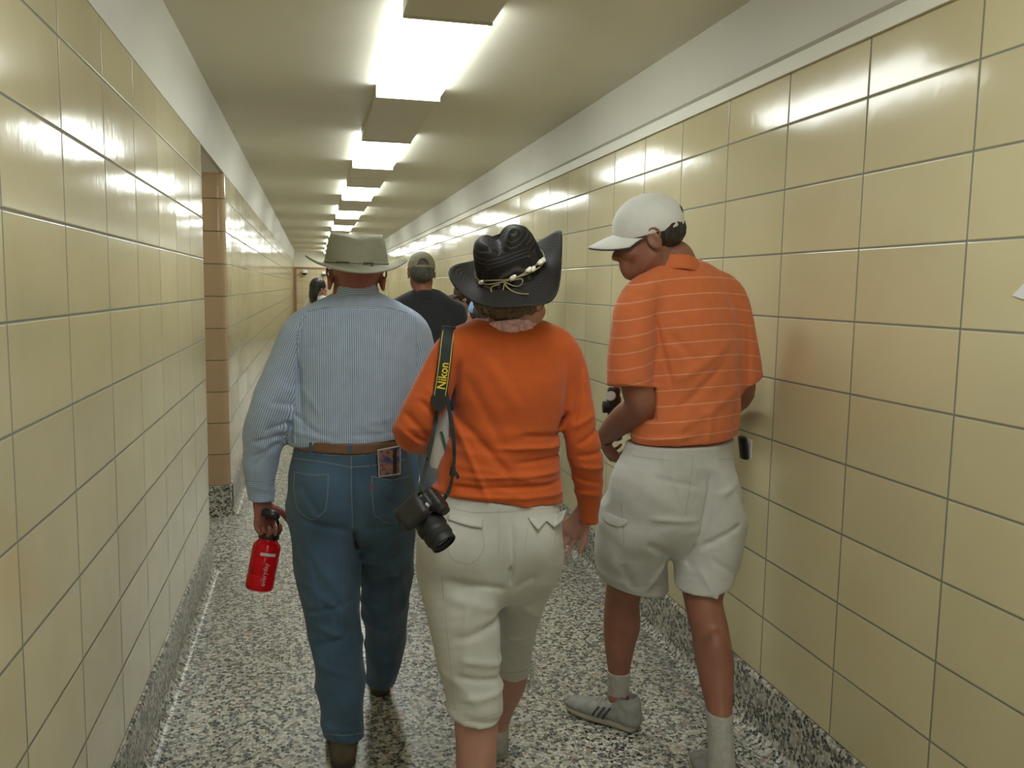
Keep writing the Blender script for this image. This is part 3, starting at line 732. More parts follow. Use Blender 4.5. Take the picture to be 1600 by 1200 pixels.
    dr('waistband_seam', [(458, 707), (548, 712), (640, 706)])
    dr('pocket_tab', [(580, 757), (580, 765)], .006, mat('red_tab', (.4, .04, .03), .7), .001)
    # belt and loops
    V = Vol(P(548, 690, Y) - (.26, .2, .06), P(548, 690, Y) + (.26, .2, .06), .0035)
    V.chain([px(548, 675, Y, 86, .122), px(548, 715, Y, 88, .126)], 0); V.plane(P(548, 683, Y), (0.03, 0, 1)); V.plane(P(548, 699, Y), (-.03, 0, -1)); V.shell(.008)
    belt = link('belt', V.mesh('belt', 1), root, [M_LEATH])
    for x_, y0, y1 in ((547, 682, 712), (486, 681, 706)):
        drape('belt_loop', [(x_, y0 + 2), (x_, y1)], .0035 if x_ == 547 else .003, M_DENIM, jeans, belt, Y, .011, .003)
    # shoes
    shoe(root, (P(536, 1195, 2.58)[0], 2.555, 0.0), (0.02, 1), [M_SHOEB, M_SOLE], L=.31, hi=.01)
    shoe(root, (P(594, 1086, 3.05)[0], 3.02, 0.0), (0.06, 1), [M_SHOEB, M_SOLE], pitch=0, L=.28)
    # hat
    R = rotm(2, -2, 0.5); c = P(557, 413, Y - .005)
    def top(x, y, z, q):
        zz = z + (0.006 * (abs(x) / .08) ** 2 if q < 1 or z > .06 else 0)
        if z > .055: zz -= .022 * math.exp(-(x / .020) ** 2) * (0.25 + .75 * (1 - abs(y) / .11)) * (1 if q < 1 else .5)
        if z > .055: zz += .008 * (y / .1)
        return (x * 1.0, y, zz)
    def brim(t, s_, x, y):
        z = .022 * abs(math.cos(t)) ** 2.2 * s_ ** 2 - .024 * abs(math.sin(t)) ** 2 * s_
        return (x * (1 - .05 * s_ * s_ * abs(math.cos(t)) ** 3), y, z)
    hat = hat_mesh('hat', M_HATA, root, c, R, [(.100, .118, 0), (.098, .116, .012), (.094, .110, .04), (.088, .103, .065), (.083, .098, .080), (.080, .094, .088)], (.168, .195), top, brim, .004)
    ring = [loc(c, R, ((.1015) * math.cos(t), (.1195) * math.sin(t), .006)) for t in np.linspace(0, 2 * math.pi, 60, endpoint=False)]
    tube('hat_band', [ring[i] for i in range(60)], .0022, M_HATA, hat, closed=True)
    for i0, i1 in ((38, 43), (46, 50)): tube('hat_cord', ring[i0:i1], .003, M_HATB, hat)
    tube('hat_cord', [loc(c, R, (.015, -.1195, .006)), loc(c, R, (.022, -.125, -.002)), loc(c, R, (.034, -.13, -.004)), loc(c, R, (.040, -.128, .006))], .0028, M_HATB, hat)
    tube('hat_cord', [loc(c, R, (.018, -.1195, .006)), loc(c, R, (.010, -.126, -.004)), loc(c, R, (.024, -.135, -.014))], .0025, M_HATB, hat)
    # hair fringe at the nape
    return root, jeans, wl
M_HATA = noisy(mat('khaki_canvas', (0.30, 0.29, 0.215), 0.8), (0.30, 0.29, 0.215), 0.10, 10, 0.15, 300)
M_HATB = mat('dark_hat_band', (0.10, 0.09, 0.07), 0.7)
M_SHOEB = noisy(mat('brown_suede', (0.11, 0.085, 0.055), 0.8), (0.11, 0.085, 0.055), 0.25, 30); M_SOLE = mat('brown_sole', (0.05, 0.035, 0.025), 0.7)
t_hat, jeans_hat, wl_hat = person_hat()

# red bottle hanging from the fingers, and the booklet in the back pocket
def red_bottle():
    top, bot = P(420, 838, 2.89), P(404, 922, 2.86)
    ax = nrm(top - bot); L = np.linalg.norm(top - bot)
    root = empty('water_bottle', bot, 'translucent red water bottle with black screw lid held in the left hand', 'bottle')
    M = mat('red_plastic', (0.75, 0.010, 0.02), 0.08); b = bsdf(M); b.inputs['Transmission Weight'].default_value = 0.55; b.inputs['IOR'].default_value = 1.3
    r = .0465
    lathe('bottle_body', [(.006, .004), (.034, .0), (.042, .004), (r, .014), (r, .05), (r - .0015, .052), (r - .0015, .055), (r, .057), (r, L * .62), (r - .001, L * .63), (r, L * .65), (r, L * .80), (r - .004, L * .86), (r - .013, L * .92), (.031, L * .94), (.031, L * .97)], M, root, bot, ax, 48)
    lid = lathe('lid', [(.0, L * .955), (.034, L * .955), (.0345, L * .96), (.0345, L + .008), (.033, L + .012), (0, L + .012)], M_BLACK, root, bot, ax, 48)
    c = bot + ax * (L + .006); h = wl_hat + A_((0.012, -.01, -.085))
    rt = nrm(np.cross(ax, (0, 1, 0))) * -1
    rt = A_((1., 0, 0))
    p = [c - rt * .030 + ax * 0, c - rt * .028 + ax * .02, P(417, 806, 2.87), P(426, 800, 2.86), c + rt * .030 + ax * .022, c + rt * .032]
    ribbon('carry_loop', p, .010, (0, -1, .1), .003, M_BLACK, lid)
    V = Vol(P(424, 805, 2.845) - .04, P(424, 805, 2.845) + .04, .002)
    V.chain([[*P(414, 801, 2.85), .012, .013], [*P(424, 804, 2.845), .014, .016], [*P(431, 807, 2.845), .013, .014]], .003, (0, 1, 0)); 
    link('flip_cap', V.mesh('flip_cap', 1), lid, [M_BLACK])
    # printing: silver label bar and vertical lettering
    fr = nrm(-A_((0, 1, 0)) - ax * (-ax[1])); sd = np.cross(ax, fr)
    def onb(u, v, rr=r + .0006):
        a = u / r; return bot + ax * v + rr * (fr * math.cos(a) + sd * math.sin(a))
    Vv = []; F = []
    for i in range(9):
        u = -.036 + .052 * i / 8
        for v_ in (L * .665, L * .72): Vv.append(onb(-u + .0, v_))
    for i in range(8): F.append((2 * i, 2 * i + 1, 2 * i + 3, 2 * i + 2))
    sg = 1
    link('label_bar', mesh('label_bar', Vv, F), root, [M_SILV])
    text_on('lettering', 'everyday', .021, M_PRINT, root, lambda x, y: onb(-.004 - y * 1.0 + .02, L * .12 + x), depth_fn=None)
    return root
M_PRINT = mat('white_print', (0.60, 0.30, 0.30), 0.5)
def text_on(name, s, size, M, parent, fn, depth_fn=None, align='LEFT'):
    cu = bpy.data.curves.new(name, 'FONT'); cu.body = s; cu.size = size; cu.align_x = align; cu.resolution_u = 3; cu.offset = size * .012
    ob = bpy.data.objects.new(name, cu); COL.objects.link(ob)
    dg = bpy.context.evaluated_depsgraph_get(); me = bpy.data.meshes.new_from_object(ob.evaluated_get(dg)); bpy.data.objects.remove(ob)
    me.name = name
    bm = bmesh.new(); bm.from_mesh(me)
    for v in bm.verts: v.co = Vector(fn(v.co.x, v.co.y))
    bm.to_mesh(me); bm.free()
    me.materials.clear()
    return link(name, me, parent, [M])
red_bottle()

def booklet():
    c = P(607, 722, 2.64)
    root = empty('booklet', c, 'small dark photo booklet tucked in the right back pocket of the jeans', 'booklet')
    Mc = mat('booklet_print', (0.1, 0.08, 0.12), 0.3); b = bsdf(Mc)
    tc = nd(Mc, 'ShaderNodeTexCoord'); n = nd(Mc, 'ShaderNodeTexNoise'); n.inputs['Scale'].default_value = 38; n.inputs['Detail'].default_value = 3
    lk(Mc, tc.outputs['Object'], n.inputs['Vector'])
    r = ramp(Mc, n.outputs['Fac'], [(0.3, (0.02, 0.03, 0.08)), (0.45, (0.10, 0.09, 0.18)), (0.55, (0.35, 0.14, 0.08)), (0.7, (0.03, 0.03, 0.06))]); lk(Mc, r.outputs[0], b.inputs['Base Color'])
    from mathutils.bvhtree import BVHTree
    q = [(590, 703), (626, 696), (626, 741), (592, 746)]
    Yb = 2.655
    q3 = [P(*p_, Yb) for p_ in q]
    def slab(n_, pts, off, th, M, par):
        V = [A_(p_) + (0, off, 0) for p_ in pts] + [A_(p_) + (0, off + th, 0) for p_ in pts]
        return link(n_, mesh(n_, V, [(0, 1, 2, 3), (7, 6, 5, 4), (0, 4, 5, 1), (1, 5, 6, 2), (2, 6, 7, 3), (3, 7, 4, 0)]), par, [M])
    slab('pages', q3, 0, .005, mat('paper_edge', (.55, .53, .48), .6), root)
    ce = sum(q3) / 4; q4 = [ce + (p_ - ce) * .93 for p_ in q3]
    slab('cover', q4, -.0008, .0007, Mc, root)
    q5 = [P(614, 702, Yb), P(620, 701, Yb), P(620, 740, Yb), P(614, 741, Yb)]
    slab('spine_stripe', q5, -.0013, .0004, M_BLACK, root)
booklet()

# ------------------------------------------------------------------ person in the orange long-sleeved top with a camera
M_ORANGE = cloth('burnt_orange_knit', (0.52, 0.095, 0.016), 0.85, 0.06, 30, 0.10, 600)
M_CREAM = cloth('cream_cotton', (0.50, 0.49, 0.445), 0.85, 0.05, 18, 0.15, 500)
M_CREAMS = mat('cream_stitching', (0.42, 0.39, 0.32), 0.8)
M_STRAW = mat('dark_straw', (0.035, 0.028, 0.024), 0.65); bsdf(M_STRAW).inputs['Specular IOR Level'].default_value = 0.25
def _straw(M):
    b = bsdf(M); at = nd(M, 'ShaderNodeAttribute', attribute_name='su')
    mu = nd(M, 'ShaderNodeMath', operation='MULTIPLY'); mu.inputs[1].default_value = 150; lk(M, at.outputs['Fac'], mu.inputs[0])
    tc = nd(M, 'ShaderNodeTexCoord'); n = nd(M, 'ShaderNodeTexNoise'); n.inputs['Scale'].default_value = 14; n.inputs['Detail'].default_value = 3; lk(M, tc.outputs['Object'], n.inputs['Vector'])
    ad = nd(M, 'ShaderNodeMath', operation='MULTIPLY_ADD'); ad.inputs[1].default_value = 1.2; lk(M, n.outputs['Fac'], ad.inputs[0]); lk(M, mu.outputs[0], ad.inputs[2])
    fr = nd(M, 'ShaderNodeMath', operation='FRACT'); lk(M, ad.outputs[0], fr.inputs[0])
    r = ramp(M, fr.outputs[0], [(0.0, (.010, .008, .0075)), (.72, (.014, .011, .010)), (.9, (.07, .062, .056)), (1, (.010, .008, .0075))]); lk(M, r.outputs[0], b.inputs['Base Color'])
    bp = nd(M, 'ShaderNodeBump'); bp.inputs['Strength'].default_value = .4; bp.inputs['Distance'].default_value = .002; lk(M, fr.outputs[0], bp.inputs['Height']); lk(M, bp.outputs[0], b.inputs['Normal'])
_straw(M_STRAW)
M_CORD = mat('tan_cord', (0.30, 0.24, 0.13), 0.7); M_SHELL = mat('white_shell', (0.75, 0.73, 0.62), 0.3)
M_PINK = noisy(mat('pink_knit', (0.62, 0.36, 0.36), 0.9), (0.72, 0.42, 0.44), 0.35, 90, 0.3, 120)
M_HAIRB = mat('brown_grey_hair', (0.10, 0.07, 0.045), 0.5)
def hair_mat(M, c1, c2, sc=(60, 60, 9)):
    tc = nd(M, 'ShaderNodeTexCoord'); mp = nd(M, 'ShaderNodeMapping'); mp.inputs['Scale'].default_value = sc
    n = nd(M, 'ShaderNodeTexNoise'); n.inputs['Scale'].default_value = 4; n.inputs['Detail'].default_value = 4
    lk(M, tc.outputs['Object'], mp.inputs[0]); lk(M, mp.outputs[0], n.inputs['Vector'])
    r = ramp(M, n.outputs['Fac'], [(0.35, c1), (0.65, c2)]); lk(M, r.outputs[0], bsdf(M).inputs['Base Color'])
    bp = nd(M, 'ShaderNodeBump'); bp.inputs['Strength'].default_value = .6; bp.inputs['Distance'].default_value = .004; lk(M, n.outputs['Fac'], bp.inputs['Height']); lk(M, bp.outputs[0], bsdf(M).inputs['Normal'])
hair_mat(M_HAIRB, (.05, .035, .022), (.20, .15, .10))

YW = 2.12
def person_orange():
    Y = YW
    root = empty('person', (P(775, 800, Y)[0], Y - .02, 0), 'person in orange long-sleeved top and cream capris with dark straw hat', 'person')
    torso = [px(798, 528, Y, 72, .065), px(797, 545, Y, 92, .085), px(797, 575, Y, 95, .105), px(796, 610, Y, 91, .112), px(792, 655, Y, 84, .105), px(788, 700, Y, 88, .103), px(782, 745, Y, 97, .112), px(777, 782, Y, 103, .118), px(776, 800, Y, 104, .118)]
    armR = [px(868, 540, Y, 24, .042), px(884, 560, Y, 27, .048), px(896, 605, Y, 27, .048), px(904, 655, Y - .01, 25.5, .046), px(913, 705, Y - .01, 26.5, .044), px(919, 750, Y + .02, 23.5, .040), px(920, 790, Y + .05, 17.5, .031), px(919, 812, Y + .07, 15.5, .028)]
    armL = [px(722, 538, Y, 24, .042), px(703, 552, Y, 27, .048), px(682, 595, Y, 30, .05), px(660, 640, Y - .01, 30.5, .05), px(644, 672, Y + .01, 29, .048), px(652, 684, Y + .09, 22, .04), px(682, 684, Y + .20, 20, .036), px(712, 684, Y + .28, 17, .032)]
    pelvis = [px(776, 776, Y, 100, .112), px(772, 805, Y, 106, .118), px(765, 845, Y, 110, .128), px(764, 875, Y, 108, .12)]
    legL = [px(716, 880, Y - .01, 60, .115), px(716, 905, Y - .02, 60, .105), px(722, 950, 2.07, 57, .095), px(729, 1005, 2.05, 51, .085), px(737, 1060, 2.03, 46, .076), px(743, 1100, 2.01, 43.5, .070), px(745, 1137, 2.00, 42, .066)]
    legR = [px(824, 870, Y + .01, 53, .115), px(812, 915, 2.17, 45, .10), px(804, 965, 2.26, 36, .085), px(801, 1012, 2.34, 31, .07), px(802, 1056, 2.40, 27, .062)]
    shinL = [px(743, 1080, 2.03, 34, .055), px(744, 1140, 1.995, 32, .052), px(744, 1200, 1.985, 31, .054)]
    aL = P(744, 1200, 1.97); shinL += [[aL[0] + .002, 1.965, .20, .035, .038], [aL[0] + .003, 1.96, .10, .030, .036], [aL[0] + .003, 1.98, .05, .034, .045]]
    shinR = [px(800, 1030, 2.36, 27, .055), px(797, 1065, 2.41, 25, .054), px(786, 1105, 2.48, 18, .038), px(779, 1135, 2.53, 15, .032), px(776, 1160, 2.56, 15, .035)]
    hc = P(803, 465, Y)
    wr = P(911, 803, Y + .075); wl = P(716, 684, Y + .30)
    allp = A_(torso + armL + armR + legL + legR + [s_ for s_ in shinR])
    lo = A_([allp[:, 0].min() - .10, 1.80, 0.0]); hi = A_([allp[:, 0].max() + .12, 2.75, hc[2] + .15])
    V = Vol(lo, hi, 0.0045)
    V.chain(torso, .02, grow=-.025); V.chain(pelvis, .03, grow=-.022)
    V.chain(armR[:-1] + [[*wr, .024, .019]], .03, grow=-.010); V.chain(armL[:-1] + [[*wl, .024, .019]], .03, grow=-.010)
    V.chain(legL, .03, grow=-.020); V.chain(legR, .02, grow=-.018)
    V.chain(shinL, .02); V.chain(shinR, .01)
    V.chain([[shinL[-1][0], 1.97, .045, .036, .04], [shinL[-1][0] - .005, 2.06, .03, .04, .025], [shinL[-1][0] - .01, 2.14, .025, .035, .018]], .02)
    V.chain([[shinR[-1][0], shinR[-1][1] - .0, .05, .032, .038], [shinR[-1][0], shinR[-1][1] + .1, .035, .036, .024]], .02)
    nb = P(797, 520, Y)
    V.chain([[*(hc + A_((-.005, -.012, -.03))), .05, .056], [*(hc + A_((-.006, -.01, -.07))), .048, .052], [*nb, .056, .056]], .02)
    V.chain([px(735, 535, Y, 17, .03), px(797, 523, Y, 20, .04), px(862, 535, Y, 17, .03)], .03)
    RH = head(V, hc, yaw=-42, pitch=6, roll=-3, s=.93)
    hd = nrm((-.42, .35, -.80))
    V.chain([[*P(917, 785, Y + .05), .022, .018], [*(wr + hd * .01), .0235, .018]], .01)
    hand(V, wr, hd, (-.35, -.80, -.25), -1, [(12, 18, 10), (14, 20, 12), (16, 22, 15), (20, 24, 18)], .84, thumbdir=(.45, .85, .2), tcurl=8)
    hand(V, wl, nrm((.7, .5, .2)), (0, .3, .9), 1, [(30, 40, 30)] * 4, .9)
    link('body', V.mesh('body', 1), root, [M_SKINB])
    # orange top
    V = Vol(lo, hi, 0.0045)
    V.chain(torso, .02)
    V.chain([px(722, 538, Y, 21, .040), px(752, 530, Y, 20, .045), px(797, 527, Y, 22, .052), px(842, 531, Y, 20, .045), px(868, 540, Y, 21, .040)], .035)
    V.chain(armR, .022); V.chain(armL, .022)
    V.plane(P(777, 788, Y - .11), (-.12, 0, -1), lo=(lo[0], lo[1], .75), hi=(P(887, 780, Y)[0], P(0, 0, Y + .2)[1], .99))
    wp = P(921, 811, Y + .07); V.plane(wp, (-.10, .30, -1), lo=(P(894, 800, Y)[0], lo[1], .8), hi=(hi[0], hi[1], P(0, 770, Y)[2]))
    V.ell(P(797, 500, Y - .01) + (0, 0, .020), (.100, .070, .032), None, .006, True)
    def f(p):
        x, z = p[:, 0], p[:, 2]
        low = sstep(P(0, 600, Y)[2] - z, -.03, .12)
        q = p + .18 * np.stack([z * 0, z * 0, x], 1)
        d = .0035 * low * (ridged(q, (7, 6, 26), 4) - .4) + .0018 * (ridged(p, (9, 6, 9), 11) - .4)
        for a, b, w_, am in [((700, 640), (750, 770), .008, .006), ((715, 650), (790, 740), .010, -.005), ((690, 750), (880, 745), .006, -.006), ((680, 762), (880, 762), .006, .005), ((700, 735), (872, 728), .006, .005),
                             ((760, 690), (874, 690), .006, .005), ((800, 670), (876, 676), .005, -.005), ((790, 712), (876, 706), .005, -.005), ((905, 560), (888, 660), .005, -.006), ((884, 640), (850, 690), .008, -.004),
                             ((893, 690), (935, 660), .006, -.005), ((893, 708), (940, 700), .006, -.005), ((893, 725), (938, 728), .006, .005), ((898, 745), (940, 755), .006, -.005), ((900, 770), (935, 772), .005, .003), ((884, 665), (925, 640), .007, .004),
                             ((630, 640), (668, 680), .008, -.005), ((620, 665), (660, 696), .006, .005), ((650, 620), (690, 655), .007, -.005), ((668, 690), (640, 675), .005, -.005), ((660, 600), (700, 640), .008, .004),
                             ((712, 560), (706, 640), .006, -.005), ((720, 580), (780, 700), .013, -.003), ((740, 545), (800, 640), .016, .003), ((680, 772), (800, 792), .004, -.003)]:
            d = d + crease(p, a, b, w_, am, Y)
        return d * 1.45
    V.folds(f)
    top = link('long_sleeved_top', V.mesh('long_sleeved_top', 1), root, [M_ORANGE])
    dr = lambda n, pts, w_, M, tgt, off=.0004, th=.0012, par=None: drape(n, pts, off, M, par or tgt, tgt, Y, w_, th)
    # pink collar
    V = Vol(P(797, 510, Y) - .14, P(797, 510, Y) + .14, .0035)
    V.chain([px(795, 528, Y, 60, .078), px(797, 498, Y, 46, .070)], 0); V.shell(.012)
    V.plane(P(797, 500, Y - .06), (-.06, .25, 1)); V.plane(P(797, 526, Y - .06), (0, -.2, -1))
    V.folds(lambda p: .002 * (ridged(p, (60, 60, 40), 3) - .4))
    link('pink_collar', V.mesh('pink_collar', 1), root, [M_PINK])
    # capris
    V = Vol(lo, hi, 0.0045)
    V.chain(legL, .02); V.chain(legR, .006); V.chain(pelvis, .03)
    V.ell(P(712, 850, Y - .055), (.085, .085, .088), None, .04); V.ell(P(822, 845, Y - .055), (.085, .085, .088), None, .04)
    V.plane(P(776, 772, Y), (.12, 0, 1))
    V.plane(P(745, 1137, 1.94), (-.14, .0, -1), hi=(P(800, 1120, 2.0)[0], 2.15, .62)); V.plane(P(803, 1058, 2.35), (.08, .0, -1), lo=(P(779, 1040, 2.0)[0], 2.2, .2), hi=(hi[0], hi[1], .66))
    def f(p):
        low = sstep(1.0 - p[:, 2], 0.10, .45)
        d = .0055 * low * (ridged(p + .35 * np.stack([p[:, 2], p[:, 2] * 0, p[:, 0]], 1), (8, 6, 13), 31) - .35) + .002 * (ridged(p, (8, 8, 8), 8) - .4)
        for a, b, w_, am in [((779, 790), (779, 870), .004, -.004), ((778, 855), (779, 885), .006, -.007), ((690, 878), (776, 892), .007, -.007), ((676, 875), (740, 892), .012, -.004), ((785, 890), (815, 870), .010, -.004),
                             ((690, 960), (780, 935), .010, -.006), ((700, 985), (780, 1000), .009, .006), ((695, 1010), (780, 1020), .008, -.006), ((700, 1040), (784, 1030), .008, .006), ((705, 1065), (784, 1075), .007, -.006), ((705, 1090), (770, 1085), .007, .004), ((680, 900), (760, 920), .012, .004),
                             ((705, 1115), (786, 1105), .004, -.003), ((785, 1035), (826, 1028), .006, -.005), ((785, 1010), (830, 1000), .007, .004), ((800, 930), (845, 960), .010, .003), ((715, 905), (705, 1010), .012, .005), ((760, 940), (755, 1060), .012, .004)]:
            d = d + crease(p, a, b, w_, am, Y + .03)
        return d
    V.folds(f)
    cap = link('capri_trousers', V.mesh('capri_trousers', 1), root, [M_CREAM])
    dl = lambda n, pts, w_=.0018: drape(n, pts, .0003, M_CREAMS, cap, cap, Y, w_, .001)
    dl('yoke_seam', [(690, 790), (735, 800), (779, 800)]); dl('yoke_seam', [(779, 800), (825, 797), (872, 792)]); dl('centre_seam', [(779, 795), (780, 840), (779, 868)])
    dl('pocket_seam', [(700, 830), (704, 870), (735, 882)]); dl('pocket_seam', [(753, 826), (755, 860), (735, 882)])
    dl('pocket_seam', [(825, 824), (821, 862), (840, 880)]); dl('pocket_seam', [(868, 830), (866, 850)]); dl('side_seam', [(690, 900), (700, 1000), (712, 1110)])
    dl('hem_seam', [(706, 1125), (745, 1124), (784, 1112)], .0022); dl('hem_seam', [(783, 1050), (805, 1051), (824, 1046)], .0022)
    def flap(pts, name='pocket_flap', ss=1):
        from mathutils.bvhtree import BVHTree
        vs = [v.co.copy() for v in cap.data.vertices]; b = BVHTree.FromPolygons(vs, [p_.vertices[:] for p_ in cap.data.polygons])
        Vv = []
        for a, off in pts:
            dr_ = Vector(nrm(P(a[0], a[1], Y) - EYE)); h_ = b.ray_cast(Vector(EYE), dr_); q = h_[0] if h_[0] else Vector(P(a[0], a[1], Y - .1)); Vv.append(A_(q) - A_(dr_) * off)
        n = len(Vv) // 2
        F = [(i, i + 1, n + i + 1, n + i) for i in range(n - 1)]
        o = link(name, mesh(name, Vv, F), cap, [M_CREAM], True)
        if ss: md = o.modifiers.new('s', 'SUBSURF'); md.levels = md.render_levels = 2; md.subdivision_type = 'SIMPLE'
        md = o.modifiers.new('t', 'SOLIDIFY'); md.thickness = .003; md.offset = 0
    flap([((700, 804), .002), ((718, 807), .002), ((737, 808), .002), ((755, 809), .002), ((700, 812), .004), ((718, 818), .006), ((737, 823), .006), ((754, 826), .004)])
    flap([((825, 808), .002), ((840, 808), .002), ((856, 805), .002), ((870, 802), .003), ((884, 797), .004), ((828, 813), .005), ((841, 829), .014), ((854, 814), .006), ((866, 824), .015), ((880, 812), .010)])
    V = Vol(P(828, 1055, 2.42) - .05, P(828, 1055, 2.42) + .05, .0022)
    for q in ([(824, 1046), (830, 1040), (833, 1050), (829, 1060)], [(825, 1047), (829, 1054), (828, 1070)], [(826, 1046), (833, 1058), (832, 1068)]):
        V.chain([[*P(a, b_, 2.40), .003, .003] for a, b_ in q], .002)
    link('drawstring', V.mesh('drawstring', 1), cap, [M_CREAM])
    # hair below the hat
    V = Vol(hc - (.14, .16, .14), hc + (.14, .14, .14), .003)
    V.ell(loc(hc, RH, (0, -.022, .020)), (.080, .092, .085), RH, .01); V.ell(loc(hc, RH, (0, -.052, -.018)), (.066, .042, .034), RH, .02)
    V.ell(loc(hc, RH, (-.062, -.026, -.008)), (.022, .040, .030), RH, .02); V.ell(loc(hc, RH, (.060, -.020, -.008)), (.022, .045, .030), RH, .02)
    V.plane(loc(hc, RH, (0, .035, 0)), RH @ A_((0, 1, -.4)))
    V.folds(lambda p: .006 * (ridged(p + .3 * np.stack([p[:, 2]] * 3, 1), (38, 38, 10), 6) - .35))
    RHT = rotm(-6, -19, -20); V.plane(loc(P(799, 424, Y - .012), RHT, (0, 0, -.030)), RHT[:, 2]); V.plane(P(800, 437, Y - .1), (.25, 0, 1))
    link('hair', V.mesh('hair', 0), root, [M_HAIRB])
    # straw hat
    R = rotm(-6, -19, -20); c = P(799, 424, Y - .012)
    def topf(x, y, z, q):
        zz = z
        if z > .075: zz = z - .030 * math.exp(-((x + .008) / .024) ** 2) * (1 if q < 1 else .75) + .020 * math.exp(-((y + .055) / .035) ** 2) * math.exp(-((x - .030) / .022) ** 2)
        return (x, y, zz)
    def brimf(t, s_, x, y):
        cs, sn = math.cos(t), math.sin(t)
        w_ = abs(cs) ** (1.3 if sn > 0 else 2.6)
        z = (.046 if cs > 0 else .050) * w_ * s_ ** 1.5 - .020 * sn * sn * s_
        if sn < 0: z -= .034 * s_ * math.exp(-((t - math.radians(298)) / .55) ** 2)
        x2 = x * (1 - .10 * s_ ** 2 * abs(cs)) + .010 * s_ * s_ * math.sin(3 * t)
        return (x2, y, z + .005 * math.sin(4 * t + 1) * s_ * s_)
    hat = hat_mesh('hat', M_STRAW, root, c, R, [(.084, .098, -.006), (.084, .097, .02), (.081, .093, .05), (.076, .087, .075), (.068, .079, .092), (.056, .068, .100)], (.163, .182), topf, brimf, .003)
    v = verts(hat.data); q = (v - c) @ R; rr = np.sqrt(q[:, 0] ** 2 + q[:, 1] ** 2)
    attr(hat.data, 'su', np.where(rr > .088, rr, q[:, 2] * .6 + rr * .3))
    on = lambda t, z, e=.0035: loc(c, R, ((.086 + e) * math.cos(t), (.101 + e) * math.sin(t), z))
    ring = [on(t, .014 + .003 * math.sin(3 * t)) for t in np.linspace(0, 2 * math.pi, 64, endpoint=False)]
    tube('hat_band', ring, .0022, M_CORD, hat, closed=True)
    tube('hat_band', [on(t, .020 + .0025 * math.sin(5 * t)) for t in np.linspace(0, 2 * math.pi, 64, endpoint=False)], .0016, M_CORD, hat, closed=True)
    for t, z in ((-150, .015), (-92, .019), (-65, .022), (-58, .018), (-38, .020), (-28, .017)):
        a = math.radians(t)
        V = Vol(on(a, z) - .02, on(a, z) + .02, .002); V.ell(on(a, z, .005), (.0085, .007, .006), R, 0); V.ell(on(a + .06, z + .004, .006), (.005, .005, .004), R, .003)
        link('shell_bead', V.mesh('shell_bead', 1), hat, [M_SHELL])
    tube('cord_tie', [on(-1.85, .014), on(-1.8, .002, .012), on(-1.62, -.010, .03), on(-1.42, -.014, .055)], .0018, M_CORD, hat)
    tube('cord_tie', [on(-1.85, .014), on(-1.95, -.004, .014), on(-2.15, -.004, .02), on(-2.25, .006, .010), on(-2.0, .012, .006)], .0016, M_CORD, hat)
    tube('cord_tie', [on(-1.85, .014), on(-1.60, .000, .012), on(-1.45, .002, .018), on(-1.40, .012, .010), on(-1.7, .014, .006)], .0016, M_CORD, hat)
    # shoes
    shoe(root, (shinR[-1][0] + .003, 2.515, 0), (0.0, 1), [M_TRAIN, M_TRSOLE], L=.25, wid=.045)
    shoe(root, (shinL[-1][0] + .002, 1.925, 0), (-0.04, 1), [M_TRAIN, M_TRSOLE], L=.25)
    V = Vol(A_(shinR[-2][:3]) - .10, A_(shinR[-2][:3]) + .10, .003)
    V.chain([[*A_(shinR[-2][:3]) + (0, 0, -.01), .034, .040], [shinR[-1][0], shinR[-1][1], .06, .038, .044]], 0)
    link('sock', V.mesh('sock', 1), root, [M_SOCK])
    return root, top
M_TRAIN = noisy(mat('grey_trainer', (0.30, 0.31, 0.30), 0.6), (0.30, 0.30, 0.28), 0.25, 25); M_TRSOLE = mat('grey_rubber_sole', (0.34, 0.31, 0.24), 0.7)
M_SOCK = cloth('grey_sock', (0.42, 0.40, 0.36), 0.95, 0.1, 60, 0.4, 300)
t_wom, top_w = person_orange()

# white bottle under the left arm
def white_bottle():
    b0 = P(689, 731, YW + .03); ax = nrm((-.02, .05, 1)); root = empty('squeeze_bottle', b0, 'translucent white plastic bottle with green print tucked under the left arm', 'bottle')
    M = mat('milky_plastic', (0.72, 0.72, 0.70), 0.3); bsdf(M).inputs['Transmission Weight'].default_value = 0.25
    lathe('bottle_body', [(.02, .0), (.026, .003), (.0285, .012), (.0285, .08), (.0265, .10), (.0245, .12), (.022, .14), (.016, .152)], M, root, b0, ax)
    lathe('cap', [(.0, .148), (.017, .150), (.017, .165), (.008, .170), (.007, .182), (0, .184)], mat('white_cap', (.7, .7, .68), .4), root, b0, ax)
    G = mat('green_print', (.04, .16, .10), .5)
    for a0, a1, z0, z1 in ((-2.9, -2.7, .075, .072), (-1.75, -1.25, .100, .055)):
        pts = [b0 + A_((.0292 * math.cos(a), .0292 * math.sin(a), z + b_)) for a, z, b_ in zip(np.linspace(a0, a1, 5), np.linspace(z0, z1, 5), (0, .003, 0, -.004, -.003))]
        ribbon('green_mark', pts, .007, lambda i: (0, -1, 0), .0006, G, root)
white_bottle()

